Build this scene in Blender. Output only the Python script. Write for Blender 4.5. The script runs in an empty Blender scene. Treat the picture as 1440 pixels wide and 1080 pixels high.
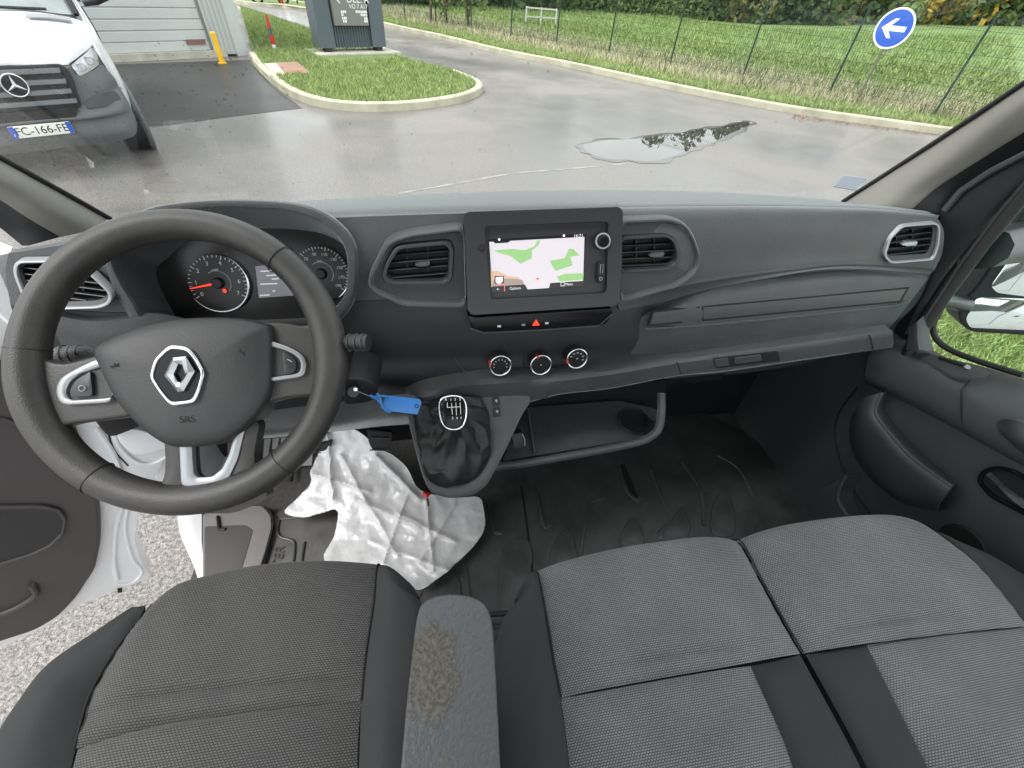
import bpy, bmesh, math, random
import numpy as np
from math import sin, cos, pi, radians, atan2, sqrt
from mathutils import Vector, Matrix
random.seed(7); rng = np.random.default_rng(7)
sc = bpy.context.scene
COL = sc.collection
OZ = 2.05            # camera height above the asphalt; coordinates below are written relative to the eye, z is raised by OZ
FP = 603.0           # focal length in photo pixels (1440 wide)

# ------------------------------------------------------------------ camera
def basis(th=43.66, psi=12, roll=4.53):
    th, psi, roll = map(radians, (th, psi, roll))
    f = np.array([sin(psi)*cos(th), cos(psi)*cos(th), -sin(th)])
    r0 = np.array([cos(psi), -sin(psi), 0.]); u0 = np.cross(r0, f)
    return r0*cos(roll)+u0*sin(roll), u0*cos(roll)-r0*sin(roll), f
CR, CU, CF = basis()
cam = bpy.data.objects.new("camera", bpy.data.cameras.new("camera")); COL.objects.link(cam)
M = Matrix(((CR[0], CU[0], -CF[0], 0), (CR[1], CU[1], -CF[1], 0), (CR[2], CU[2], -CF[2], OZ), (0, 0, 0, 1)))
cam.matrix_world = M
cam.data.sensor_width = 36; cam.data.sensor_fit = 'HORIZONTAL'; cam.data.lens = FP/1440*36
cam.data.clip_start = 0.01; cam.data.clip_end = 2000
sc.camera = cam
# ------------------------------------------------------------------ light
SUN_EL, SUN_AZ = radians(58), radians(200)      # azimuth measured from +X, anticlockwise
w = bpy.data.worlds.new("World"); sc.world = w; w.use_nodes = True
nt = w.node_tree; nt.nodes.clear()
sky = nt.nodes.new('ShaderNodeTexSky'); sky.sky_type = 'NISHITA'; sky.sun_disc = False
sky.sun_elevation = SUN_EL; sky.sun_rotation = pi/2-SUN_AZ; sky.dust_density = 4; sky.air_density = 1.4
hs = nt.nodes.new('ShaderNodeHueSaturation'); hs.inputs['Saturation'].default_value = 0.15
bg = nt.nodes.new('ShaderNodeBackground'); bg.inputs[1].default_value = 0.15
wo = nt.nodes.new('ShaderNodeOutputWorld')
tcw = nt.nodes.new('ShaderNodeTexCoord'); nzw = nt.nodes.new('ShaderNodeTexNoise'); nzw.inputs['Scale'].default_value = 2.2; nzw.inputs['Detail'].default_value = 5
rw = nt.nodes.new('ShaderNodeValToRGB'); rw.color_ramp.elements[0].position = .3; rw.color_ramp.elements[0].color = (4.2, 4.5, 4.7, 1); rw.color_ramp.elements[1].position = .75; rw.color_ramp.elements[1].color = (7.2, 7.4, 7.4, 1)
mw = nt.nodes.new('ShaderNodeMix'); mw.data_type = 'RGBA'; mw.inputs[0].default_value = .8
nt.links.new(tcw.outputs['Generated'], nzw.inputs['Vector']); nt.links.new(nzw.outputs[0], rw.inputs[0])
nt.links.new(sky.outputs[0], hs.inputs['Color']); nt.links.new(hs.outputs[0], mw.inputs[6]); nt.links.new(rw.outputs[0], mw.inputs[7]); nt.links.new(mw.outputs[2], bg.inputs[0]); nt.links.new(bg.outputs[0], wo.inputs[0])
sl = bpy.data.lights.new("sun", 'SUN'); sl.energy = 1.0; sl.angle = radians(25); sl.color = (1, .97, .93)
so = bpy.data.objects.new("sun", sl); COL.objects.link(so)
sd = Vector((cos(SUN_AZ)*cos(SUN_EL), sin(SUN_AZ)*cos(SUN_EL), sin(SUN_EL)))
so.rotation_euler = sd.to_track_quat('Z', 'Y').to_euler()
sc.view_settings.view_transform = 'Standard'; sc.view_settings.look = 'None'
sc.view_settings.exposure = 1.38; sc.view_settings.gamma = 1
sc.render.engine = 'CYCLES'
sc.cycles.max_bounces = 8; sc.cycles.transparent_max_bounces = 24; sc.cycles.diffuse_bounces = 4
sc.cycles.use_denoising = True

# ------------------------------------------------------------------ measuring rays: a photo direction met with a real plane of the place
def ray(px, py): return CR*(px-720)/FP - CU*(py-540)/FP + CF
def P(px, py, x=None, y=None, z=None):
    d = ray(px, py)
    k = x/d[0] if x is not None else (y/d[1] if y is not None else z/d[2])
    return d*k
def PL(px, py, p0, n, off=0.):
    p0 = np.asarray(p0, float); n = np.asarray(n, float); n = n/np.linalg.norm(n)
    d = ray(px, py); return d*(((p0+n*off) @ n)/(d @ n))
def V(*a): return np.array(a, float)
def nrm(v): v = np.asarray(v, float); return v/np.linalg.norm(v)

# ------------------------------------------------------------------ materials
MATS = {}
def mat(name, col=(.5, .5, .5), rough=.5, metal=0., bump=0., bscale=100., var=0., vscale=5., emis=None, coat=0., spec=None):
    m = bpy.data.materials.new(name); m.use_nodes = True; n = m.node_tree.nodes; l = m.node_tree.links
    b = n['Principled BSDF']; b.inputs['Base Color'].default_value = (*col, 1); b.inputs['Roughness'].default_value = rough
    b.inputs['Metallic'].default_value = metal
    if spec is not None: b.inputs['Specular IOR Level'].default_value = spec
    if coat: b.inputs['Coat Weight'].default_value = coat; b.inputs['Coat Roughness'].default_value = .08
    tc = n.new('ShaderNodeTexCoord')
    if bump:
        t = n.new('ShaderNodeTexNoise'); t.inputs['Scale'].default_value = bscale; t.inputs['Detail'].default_value = 3
        l.new(tc.outputs['Object'], t.inputs['Vector'])
        bp = n.new('ShaderNodeBump'); bp.inputs['Strength'].default_value = bump; bp.inputs['Distance'].default_value = .002
        l.new(t.outputs[0], bp.inputs['Height']); l.new(bp.outputs[0], b.inputs['Normal'])
    if var:
        t = n.new('ShaderNodeTexNoise'); t.inputs['Scale'].default_value = vscale; t.inputs['Detail'].default_value = 6
        t.inputs['Roughness'].default_value = .65
        l.new(tc.outputs['Object'], t.inputs['Vector'])
        r = n.new('ShaderNodeValToRGB'); r.color_ramp.elements[0].position = .3; r.color_ramp.elements[1].position = .7
        r.color_ramp.elements[0].color = (*[c*(1-var) for c in col], 1); r.color_ramp.elements[1].color = (*[min(1, c*(1+var)) for c in col], 1)
        l.new(t.outputs[0], r.inputs[0]); l.new(r.outputs[0], b.inputs['Base Color'])
        mr = n.new('ShaderNodeMapRange'); mr.inputs[3].default_value = max(0.03, rough-.1*min(1, var*3)); mr.inputs[4].default_value = min(1, rough+.1*min(1, var*3))
        l.new(t.outputs[0], mr.inputs[0]); l.new(mr.outputs[0], b.inputs['Roughness'])
    if emis: b.inputs['Emission Color'].default_value = (*emis[0], 1); b.inputs['Emission Strength'].default_value = emis[1]
    MATS[name] = m; return m
def nodes_of(m): return m.node_tree.nodes, m.node_tree.links, m.node_tree.nodes['Principled BSDF']

dash_m = mat('dash_plastic', (.050, .053, .055), .38, bump=.6, bscale=600, var=.24, vscale=9)
dash2_m = mat('dash_plastic_dark', (.019, .021, .025), .44, bump=.22, bscale=900, var=.15, vscale=7)
for m_, s_ in ((dash_m, .75), (dash2_m, .08)):
    _p = m_.node_tree.nodes['Principled BSDF']; _p.inputs['Sheen Weight'].default_value = s_; _p.inputs['Sheen Roughness'].default_value = .25; _p.inputs['Sheen Tint'].default_value = (.9, .97, 1, 1)
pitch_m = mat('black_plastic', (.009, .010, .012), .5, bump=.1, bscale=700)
gloss_m = mat('gloss_black', (.006, .006, .007), .22, spec=.25)
bezel_m = mat('bezel_plastic', (.017, .019, .021), .38, bump=.08, bscale=900, var=.1)
groove_m = mat('groove', (.006, .006, .006), .8)
hole_m = mat('vent_black', (.004, .004, .005), .7)
chrome_m = mat('satin_chrome', (.62, .63, .65), .25, metal=1.)
silver_m = mat('silver_trim', (.30, .31, .32), .36, metal=.6, var=.05)
greytrim_m = mat('grey_rim', (.30, .31, .32), .42, metal=.35)
lea_m = mat('worn_leather', (.033, .031, .029), .44, bump=.25, bscale=600, var=.5, vscale=9)
hub_m = mat('hub_plastic', (.025, .025, .026), .46, bump=.3, bscale=650, var=.12, vscale=9)
boot_m = mat('boot_leather', (.011, .011, .012), .52, bump=.4, bscale=90)
pillar_m = mat('pillar_trim', (.20, .193, .175), .75, bump=.2, bscale=800, var=.06)
seal_m = mat('rubber_seal', (.008, .008, .008), .55)
white_m = mat('white_paint', (.74, .75, .77), .3, var=.05, vscale=4, coat=.5)
door_m = mat('door_plastic', (.052, .047, .047), .52, bump=.2, bscale=800, var=.12)
rdoor_m = mat('door_plastic_dark', (.040, .043, .047), .5, bump=.22, bscale=900, var=.14)
ledge_m = mat('door_ledge', (.050, .054, .056), .5, bump=.22, bscale=900, var=.12)
grille_m = mat('speaker_grille', (.02, .02, .021), .6)
carpet_m = mat('carpet', (.07, .067, .066), .95, bump=1., bscale=500, var=.3, vscale=90)
rub_m = mat('rubber_mat', (.060, .063, .064), .40, bump=.3, bscale=500, var=.42, vscale=9)
rib_m = mat('mat_rib', (.060, .063, .064), .36, bump=.2, bscale=400, var=.2)
rub2_m = mat('rubber_mat_worn', (.085, .082, .08), .5, bump=.3, bscale=500, var=.3, vscale=18)
trimgrey_m = mat('sill_trim', (.20, .19, .188), .5, bump=.2, bscale=800, var=.1)
bol_m = mat('bolster_fabric', (.024, .0255, .0265), .92, bump=.25, bscale=1400, var=.14, vscale=14)
thread_m = mat('seam_thread', (.012, .012, .013), .9)
red_m = mat('red_plastic', (.55, .03, .02), .35)
redlit_m = mat('red_lit', (.6, .02, .01), .5, emis=((1, .05, .02), .6))
mark_m = mat('white_mark', (.6, .6, .6), .5, emis=((.8, .8, .8), .03))
dimmark_m = mat('dim_mark', (.3, .3, .31), .5)
blue_m = mat('blue_tag', (.03, .17, .48), .42, bump=.2, bscale=300)
yellow_m = mat('yellow_paint', (.82, .48, .02), .5, var=.1)
conc_m = mat('concrete', (.45, .43, .36), .85, bump=.6, bscale=40, var=.22, vscale=3)
tot_m = mat('totem_paint', (.085, .11, .125), .4, var=.06)
totp_m = mat('totem_panel', (.19, .19, .175), .45, var=.05)
garage_m = mat('garage_sheet', (.50, .52, .51), .4, var=.05, vscale=2)
fence_m = mat('fence_green', (.006, .035, .024), .45)
asign_m = mat('sign_blue', (.02, .10, .52), .35)
signw_m = mat('sign_white', (.85, .85, .85), .4)
tyre_m = mat('tyre', (.015, .015, .015), .8)
dgrey_m = mat('bumper_grey', (.115, .124, .126), .55, var=.08)
leaves_red_m = mat('fallen_leaves', (.26, .12, .06), .7, var=.5, vscale=9)
def glass(name, tint=(1, 1, 1), refl=.08, rough=0.):
    m = bpy.data.materials.new(name); m.use_nodes = True; n = m.node_tree.nodes; l = m.node_tree.links; n.clear()
    o = n.new('ShaderNodeOutputMaterial'); mx = n.new('ShaderNodeMixShader'); t = n.new('ShaderNodeBsdfTransparent'); g = n.new('ShaderNodeBsdfGlossy')
    g.inputs['Roughness'].default_value = rough; t.inputs[0].default_value = (*tint, 1)
    lw = n.new('ShaderNodeLayerWeight'); lw.inputs[0].default_value = .25
    ma = n.new('ShaderNodeMath'); ma.operation = 'MULTIPLY'; ma.inputs[1].default_value = refl*3
    l.new(lw.outputs['Fresnel'], ma.inputs[0]); l.new(ma.outputs[0], mx.inputs[0]); l.new(t.outputs[0], mx.inputs[1]); l.new(g.outputs[0], mx.inputs[2]); l.new(mx.outputs[0], o.inputs[0])
    return m
wind_m = glass('windscreen_glass', (.95, .97, .96), .042)
sidegl_m = glass('side_glass', (.88, .93, .91), .04)
farglass_m = mat('van_glass', (.30, .33, .32), .12, var=.2, vscale=2)
mirror_m = mat('mirror_glass', (.9, .9, .9), .02, metal=1.)
lens_m = mat('lamp_lens', (.55, .57, .58), .12, metal=.4, var=.3, vscale=14)

def weave(name, light, dark, warm=0.):
    m = mat(name, dark, .93); n, l, b = nodes_of(m)
    tc = n.new('ShaderNodeTexCoord'); mp = n.new('ShaderNodeMapping'); mp.inputs['Scale'].default_value = (1, 1, 1)
    br = n.new('ShaderNodeTexBrick'); br.inputs['Scale'].default_value = 1; br.inputs['Brick Width'].default_value = .0038; br.inputs['Row Height'].default_value = .0026
    br.inputs['Mortar Size'].default_value = .0007; br.inputs['Mortar Smooth'].default_value = .5; br.offset = .5
    br.inputs['Color1'].default_value = (*light, 1); br.inputs['Color2'].default_value = (*[c*.8 for c in light], 1); br.inputs['Mortar'].default_value = (*dark, 1)
    l.new(tc.outputs['Object'], mp.inputs[0]); l.new(mp.outputs[0], br.inputs['Vector'])
    nz = n.new('ShaderNodeTexNoise'); nz.inputs['Scale'].default_value = 9; nz.inputs['Detail'].default_value = 5; l.new(tc.outputs['Object'], nz.inputs['Vector'])
    r = n.new('ShaderNodeValToRGB'); r.color_ramp.elements[0].position = .3; r.color_ramp.elements[1].position = .75
    r.color_ramp.elements[0].color = (.78, .78, .78, 1); r.color_ramp.elements[1].color = (1.15, 1.13, 1.11-.04*warm, 1)
    l.new(nz.outputs[0], r.inputs[0])
    mx = n.new('ShaderNodeMix'); mx.data_type = 'RGBA'; mx.blend_type = 'MULTIPLY'; mx.inputs[0].default_value = 1
    l.new(br.outputs[0], mx.inputs[6]); l.new(r.outputs[0], mx.inputs[7]); l.new(mx.outputs[2], b.inputs['Base Color'])
    bp = n.new('ShaderNodeBump'); bp.inputs['Strength'].default_value = .6; bp.inputs['Distance'].default_value = .0012; bp.invert = True
    l.new(br.outputs['Fac'], bp.inputs['Height']); l.new(bp.outputs[0], b.inputs['Normal'])
    b.inputs['Sheen Weight'].default_value = .15
    return m
weaveD_m = weave('driver_weave', (.108, .106, .105), (.020, .020, .021), 1.)
weaveB_m = weave('bench_weave', (.235, .237, .245), (.062, .063, .066))

def asphalt(name, c0, c1, wet, sc_=60., rmin=.12, rmax=.55):
    m = mat(name, c0, .5); n, l, b = nodes_of(m)
    tc = n.new('ShaderNodeTexCoord')
    v = n.new('ShaderNodeTexVoronoi'); v.inputs['Scale'].default_value = sc_; l.new(tc.outputs['Object'], v.inputs['Vector'])
    nz = n.new('ShaderNodeTexNoise'); nz.inputs['Scale'].default_value = .35; nz.inputs['Detail'].default_value = 7; nz.inputs['Roughness'].default_value = .6; l.new(tc.outputs['Object'], nz.inputs['Vector'])
    r = n.new('ShaderNodeValToRGB'); r.color_ramp.elements[0].color = (*[c*.55 for c in c0], 1); r.color_ramp.elements[1].color = (*[c*1.7 for c in c1], 1)
    sep = n.new('ShaderNodeSeparateColor'); l.new(v.outputs['Color'], sep.inputs[0])
    v2 = n.new('ShaderNodeTexNoise'); v2.inputs['Scale'].default_value = 55; v2.inputs['Detail'].default_value = 6; v2.inputs['Roughness'].default_value = .8; l.new(tc.outputs['Object'], v2.inputs['Vector'])
    mf = n.new('ShaderNodeMath'); mf.operation = 'MULTIPLY_ADD'; mf.inputs[1].default_value = .45; l.new(sep.outputs[0], mf.inputs[0])
    m2 = n.new('ShaderNodeMath'); m2.operation = 'MULTIPLY_ADD'; m2.inputs[1].default_value = 3.8; m2.inputs[2].default_value = -1.65; l.new(v2.outputs[0], m2.inputs[0]); l.new(m2.outputs[0], mf.inputs[2]); l.new(mf.outputs[0], r.inputs[0])
    r2 = n.new('ShaderNodeValToRGB'); r2.color_ramp.elements[0].position = .38; r2.color_ramp.elements[1].position = .62
    r2.color_ramp.elements[0].color = (.55, .55, .55, 1); r2.color_ramp.elements[1].color = (1.1, 1.1, 1.08, 1); l.new(nz.outputs[0], r2.inputs[0])
    mx = n.new('ShaderNodeMix'); mx.data_type = 'RGBA'; mx.blend_type = 'MULTIPLY'; mx.inputs[0].default_value = 1
    l.new(r.outputs[0], mx.inputs[6]); l.new(r2.outputs[0], mx.inputs[7]); l.new(mx.outputs[2], b.inputs['Base Color'])
    mr = n.new('ShaderNodeMapRange'); mr.inputs[1].default_value = .35; mr.inputs[2].default_value = .65; mr.inputs[3].default_value = rmin; mr.inputs[4].default_value = rmax
    l.new(nz.outputs[0], mr.inputs[0]); l.new(mr.outputs[0], b.inputs['Roughness'])
    cw = n.new('ShaderNodeMapRange'); cw.inputs[1].default_value = .44; cw.inputs[2].default_value = .6; cw.inputs[3].default_value = .8 if name == 'wet_asphalt' else .2; cw.inputs[4].default_value = .12; l.new(nz.outputs[0], cw.inputs[0]); l.new(cw.outputs[0], b.inputs['Coat Weight'])
    b.inputs['Coat Weight'].default_value = 0.; b.inputs['Coat Roughness'].default_value = .22; b.inputs['Coat IOR'].default_value = 1.4
    bp = n.new('ShaderNodeBump'); bp.inputs['Strength'].default_value = wet; bp.inputs['Distance'].default_value = .004
    l.new(v.outputs['Distance'], bp.inputs['Height']); l.new(bp.outputs[0], b.inputs['Normal'])
    return m
asph_m = asphalt('wet_asphalt', (.095, .086, .080), (.215, .195, .182), .9, 170, .30, .62)
apron_m = asphalt('dark_asphalt', (.018, .018, .018), (.036, .035, .034), .6, 170, .42, .65)
def grassy(name, a, b_, c, s=3.):
    m = mat(name, a, .9, bump=1, bscale=30); n, l, b = nodes_of(m)
    tc = n.new('ShaderNodeTexCoord'); t = n.new('ShaderNodeTexNoise'); t.inputs['Scale'].default_value = s; t.inputs['Detail'].default_value = 12; t.inputs['Roughness'].default_value = .75
    l.new(tc.outputs['Object'], t.inputs['Vector'])
    r = n.new('ShaderNodeValToRGB'); e = r.color_ramp.elements; e[0].position = .33; e[0].color = (*a, 1); e[1].position = .68; e[1].color = (*c, 1)
    k = e.new(.5); k.color = (*b_, 1)
    l.new(t.outputs[0], r.inputs[0]); l.new(r.outputs[0], b.inputs['Base Color']); return m
grass_m = grassy('grass_ground', (.08, .13, .03), (.13, .19, .06), (.20, .24, .10))
field_m = grassy('field_grass', (.09, .16, .04), (.15, .24, .07), (.24, .31, .12), .7)
verge_m = grassy('verge_ground', (.10, .13, .03), (.17, .19, .07), (.26, .22, .11), 2.)
def leafmat(name, c, var=.35, sc_=1.2):
    m = mat(name, c, .75, var=var, vscale=sc_); b = m.node_tree.nodes['Principled BSDF']; b.inputs['Subsurface Weight'].default_value = 0
    return m
blade_m = leafmat('grass_blades', (.20, .27, .08), .4, 3.)
bladelt_m = leafmat('grass_blades_light', (.34, .41, .17), .35, 3.)
dry_m = leafmat('dry_grass', (.56, .50, .34), .35, 2.)
leafd_m = leafmat('leaves_dark', (.075, .115, .035)); leafg_m = leafmat('leaves_green', (.13, .19, .05)); leafy_m = leafmat('leaves_yellow', (.60, .42, .05)); leafo_m = leafmat('leaves_olive', (.22, .20, .08))
bark_m = mat('bark', (.09, .075, .055), .9, bump=1, bscale=20)
water_m = mat('puddle_water', (.04, .038, .033), .015); water_m.node_tree.nodes['Principled BSDF'].inputs['IOR'].default_value = 1.75
damp_m = mat('damp_asphalt', (.07, .066, .06), .16, var=.3, vscale=40)
bag_m = mat('white_plastic_film', (.60, .60, .61), .30, var=.02, vscale=14); _n, _l, _b = nodes_of(bag_m); _b.inputs['Specular IOR Level'].default_value = .7
_tc = _n.new('ShaderNodeTexCoord'); _w = _n.new('ShaderNodeTexNoise'); _w.inputs['Scale'].default_value = 14; _mm = _n.new('ShaderNodeMix'); _mm.data_type = 'RGBA'; _mm.blend_type = 'ADD'; _mm.inputs[0].default_value = .06
_l.new(_tc.outputs['Object'], _w.inputs[0]); _l.new(_tc.outputs['Object'], _mm.inputs[6]); _l.new(_w.outputs['Color'], _mm.inputs[7]); _last = None
for _s, _d in ((26, .006), (62, .003)):
    _v = _n.new('ShaderNodeTexVoronoi'); _v.feature = 'DISTANCE_TO_EDGE'; _v.inputs['Scale'].default_value = _s; _l.new(_mm.outputs[2], _v.inputs['Vector'])
    _bp = _n.new('ShaderNodeBump'); _bp.inputs['Strength'].default_value = .2; _bp.inputs['Distance'].default_value = _d; _l.new(_v.outputs['Distance'], _bp.inputs['Height'])
    if _last: _l.new(_last.outputs[0], _bp.inputs['Normal'])
    _last = _bp
_l.new(_last.outputs[0], _b.inputs['Normal'])

# ------------------------------------------------------------------ object helpers
WL = {}      # world location of every object (coordinates relative to the eye)
def thing(name, label, cat, loc, group=None, kind=None):
    o = bpy.data.objects.new(name, None); COL.objects.link(o); o.location = (loc[0], loc[1], loc[2]+OZ); o.empty_display_size = .1
    WL[o.name] = V(*loc); tag(o, label, cat, group, kind); return o
def tag(o, label=None, cat=None, group=None, kind=None):
    if label: o['label'] = label
    if cat: o['category'] = cat
    if group: o['group'] = group
    if kind: o['kind'] = kind
    return o
def mk(name, vs, fs, m, parent=None, smooth=True, sharp=None, mats=None, fmat=None):
    vs = np.asarray(vs, float).reshape(-1, 3); c = (vs.min(0)+vs.max(0))/2
    me = bpy.data.meshes.new(name); me.from_pydata((vs-c).tolist(), [], [list(map(int, f)) for f in fs]); me.validate()
    if mats:
        for q in mats: me.materials.append(q)
        me.polygons.foreach_set('material_index', fmat)
    else: me.materials.append(m)
    bm = bmesh.new(); bm.from_mesh(me); bmesh.ops.remove_doubles(bm, verts=bm.verts, dist=1e-6); bmesh.ops.recalc_face_normals(bm, faces=bm.faces); bm.to_mesh(me); bm.free()
    if smooth:
        me.polygons.foreach_set('use_smooth', [True]*len(me.polygons))
        me.set_sharp_from_angle(angle=radians(sharp or 38))
    o = bpy.data.objects.new(name, me); COL.objects.link(o)
    if parent is not None: o.parent = parent; base = WL[parent.name]
    else: base = V(0, 0, -OZ)
    o.location = (c-base).tolist(); WL[o.name] = c
    return o
class Geo:
    def __init__(s): s.v = []; s.f = []; s.m = []
    def add(s, vs, fs, mi=0):
        n = len(s.v); s.v += [tuple(q) for q in vs]; s.f += [[i+n for i in f] for f in fs]; s.m += [mi]*len(fs)
    def build(s, name, m, parent=None, **k):
        if isinstance(m, (list, tuple)): return mk(name, s.v, s.f, None, parent, mats=m, fmat=s.m, **k)
        return mk(name, s.v, s.f, m, parent, **k)
def resample(pts, N, closed=True):
    pts = np.asarray(pts, float); q = np.vstack([pts, pts[:1]]) if closed else pts
    d = np.r_[0, np.cumsum(np.linalg.norm(np.diff(q, axis=0), axis=1))]
    t = np.linspace(0, d[-1], N, endpoint=not closed)
    return np.stack([np.interp(t, d, q[:, i]) for i in range(q.shape[1])], 1)
def rnd(pts, r=.01, n=5, closed=True):
    pts = [np.asarray(p, float) for p in pts]; out = []; L = len(pts)
    for i, p in enumerate(pts):
        if not closed and i in (0, L-1): out.append(p); continue
        a, b = pts[i-1], pts[(i+1) % L]
        la, lb = np.linalg.norm(a-p), np.linalg.norm(b-p)
        rr = r[i] if isinstance(r, (list, tuple)) else r
        pa = p+(a-p)/la*min(rr, la*.49); pb = p+(b-p)/lb*min(rr, lb*.49)
        for t in np.linspace(0, 1, n): out.append((1-t)**2*pa+2*t*(1-t)*p+t*t*pb)
    return np.array(out)
def cr(pts, n, closed=False):
    """Catmull-Rom through pts, n samples"""
    p = np.asarray(pts, float); L = len(p)
    if L == 1: return np.repeat(p, n, 0)
    ts = np.linspace(0, L if closed else L-1, n, endpoint=not closed); out = []
    for t in ts:
        i = min(int(t), (L-1 if closed else L-2)); f = t-i
        g = (lambda k: p[k % L]) if closed else (lambda k: p[k] if 0 <= k < L else (2*p[0]-p[1] if k < 0 else 2*p[-1]-p[-2]))
        a, b, c, d = g(i-1), g(i), g(i+1), g(i+2)
        out.append(.5*((2*b)+(-a+c)*f+(2*a-5*b+4*c-d)*f*f+(-a+3*b-3*c+d)*f**3))
    return np.array(out)
def gridfaces(nr, nc, wrap=False):
    fs = []
    for i in range(nr-1):
        for j in range(nc if wrap else nc-1): fs.append([i*nc+j, i*nc+(j+1) % nc, (i+1)*nc+(j+1) % nc, (i+1)*nc+j])
    return fs
def sheet(name, rows, m, parent=None, nu=40, sub=5, thick=None, smooth_rows=True, **k):
    """loft through rows of 3D points; thick = offset vector for the back"""
    R_ = [cr(r, nu) for r in rows]; R_ = np.array(R_)
    if smooth_rows: G_ = np.stack([cr(R_[:, j], (len(rows)-1)*sub+1) for j in range(nu)], 1)
    else: G_ = np.stack([resample(R_[:, j], (len(rows)-1)*sub+1, False) for j in range(nu)], 1)
    nr = G_.shape[0]; v = G_.reshape(-1, 3); f = gridfaces(nr, nu)
    if thick is not None:
        n0 = len(v); v = np.vstack([v, v+np.asarray(thick)]); f += [[a+n0 for a in q[::-1]] for q in gridfaces(nr, nu)]
        loop = list(range(nu))+[i*nu+nu-1 for i in range(1, nr)]+[(nr-1)*nu+j for j in range(nu-2, -1, -1)]+[i*nu for i in range(nr-2, 0, -1)]
        for a, b in zip(loop, loop[1:]+loop[:1]): f.append([a, b, b+n0, a+n0])
    return mk(name, v, f, m, parent, **k)
def slab_geo(pts, depth, bev=.002, seg=2):
    pts = np.asarray(pts, float); n = len(pts); depth = np.asarray(depth, float)
    bm = bmesh.new(); a = [bm.verts.new(p) for p in pts]; b = [bm.verts.new(p+depth) for p in pts]
    top = bm.faces.new(a); bm.faces.new(b[::-1])
    for i in range(n): bm.faces.new([a[i], b[i], b[(i+1) % n], a[(i+1) % n]])
    bmesh.ops.recalc_face_normals(bm, faces=bm.faces)
    if bev:
        bmesh.ops.bevel(bm, geom=list(top.edges), offset=bev, segments=seg, profile=.6, affect='EDGES', clamp_overlap=True)
    bm.verts.index_update(); v = [tuple(q.co) for q in bm.verts]; f = [[q.index for q in fc.verts] for fc in bm.faces]; bm.free()
    return v, f
def slab(name, pts, depth, m, parent=None, bev=.002, seg=2, **k):
    v, f = slab_geo(pts, depth, bev, seg); return mk(name, v, f, m, parent, **k)
def frame_geo(outer, inner, depth, N=72, inner_depth=None, lift=0.):
    """ring: front face between outer and inner, both walls run along depth"""
    o = resample(outer, N); i = resample(inner, N); depth = np.asarray(depth, float)
    idp = depth if inner_depth is None else np.asarray(inner_depth, float)
    up = -nrm(depth)*lift; mid = (o+i)/2+up
    o1 = o*.85+i*.15+up*.75; i1 = i*.85+o*.15+up*.75
    rings = [o+depth, o, o1, mid, i1, i, i+idp] if lift else [o+depth, o, i, i+idp]
    return np.vstack(rings), gridfaces(len(rings), N, True)
def frame(name, outer, inner, depth, m, parent=None, N=72, inner_depth=None, lift=0., **k):
    v, f = frame_geo(outer, inner, depth, N, inner_depth, lift); return mk(name, v, f, m, parent, **k)
def dome(name, pts, axis, prof, m, parent=None, N=64, **k):
    """prof: (scale toward centroid, height along axis)"""
    p = resample(pts, N); c = p.mean(0); axis = nrm(axis)
    v = np.vstack([c+(p-c)*s+axis*h for s, h in prof]); f = gridfaces(len(prof), N, True); f.append(list(range((len(prof)-1)*N, len(prof)*N)))
    return mk(name, v, f, m, parent, **k)
def tube_geo(path, r, seg=10, closed=False, up=(0, 0, 1), flat=1.):
    path = np.asarray(path, float); n = len(path); rr = r if hasattr(r, '__len__') else [r]*n; vs = []
    pn = None
    for i in range(n):
        a = path[(i-1) % n] if (closed or i > 0) else path[i]; b = path[(i+1) % n] if (closed or i < n-1) else path[i]
        t = nrm(b-a); ref = np.asarray(up, float)
        if pn is None:
            if abs(t @ ref) > .95: ref = V(1, 0, 0)
            e1 = nrm(np.cross(ref, t))
        else: e1 = nrm(pn-t*(pn @ t))
        if closed: e1 = nrm(np.cross(ref, t)) if abs(t @ ref) < .95 else nrm(pn if pn is not None else V(1, 0, 0))
        pn = e1; e2 = np.cross(t, e1)
        for k in range(seg): q = 2*pi*k/seg; vs.append(path[i]+rr[i]*(cos(q)*e1+sin(q)*e2*flat))
    f = gridfaces(n, seg, True)
    if closed: f += [[(n-1)*seg+k, (n-1)*seg+(k+1) % seg, (k+1) % seg, k] for k in range(seg)]
    else: f += [list(range(seg))[::-1], list(range((n-1)*seg, n*seg))]
    return vs, f
def tube(name, path, r, m, parent=None, seg=10, closed=False, up=(0, 0, 1), flat=1., **k):
    v, f = tube_geo(path, r, seg, closed, up, flat); return mk(name, v, f, m, parent, **k)
def box_geo(c, ex, ey, ez):
    c, ex, ey, ez = map(lambda q: np.asarray(q, float), (c, ex, ey, ez))
    v = [c+a*ex+b*ey+d*ez for a in (-1, 1) for b in (-1, 1) for d in (-1, 1)]
    return v, [[0, 1, 3, 2], [4, 6, 7, 5], [0, 4, 5, 1], [2, 3, 7, 6], [0, 2, 6, 4], [1, 5, 7, 3]]
def axbox(x0, x1, y0, y1, z0, z1): return box_geo(((x0+x1)/2, (y0+y1)/2, (z0+z1)/2), ((x1-x0)/2, 0, 0), (0, (y1-y0)/2, 0), (0, 0, (z1-z0)/2))
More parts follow.
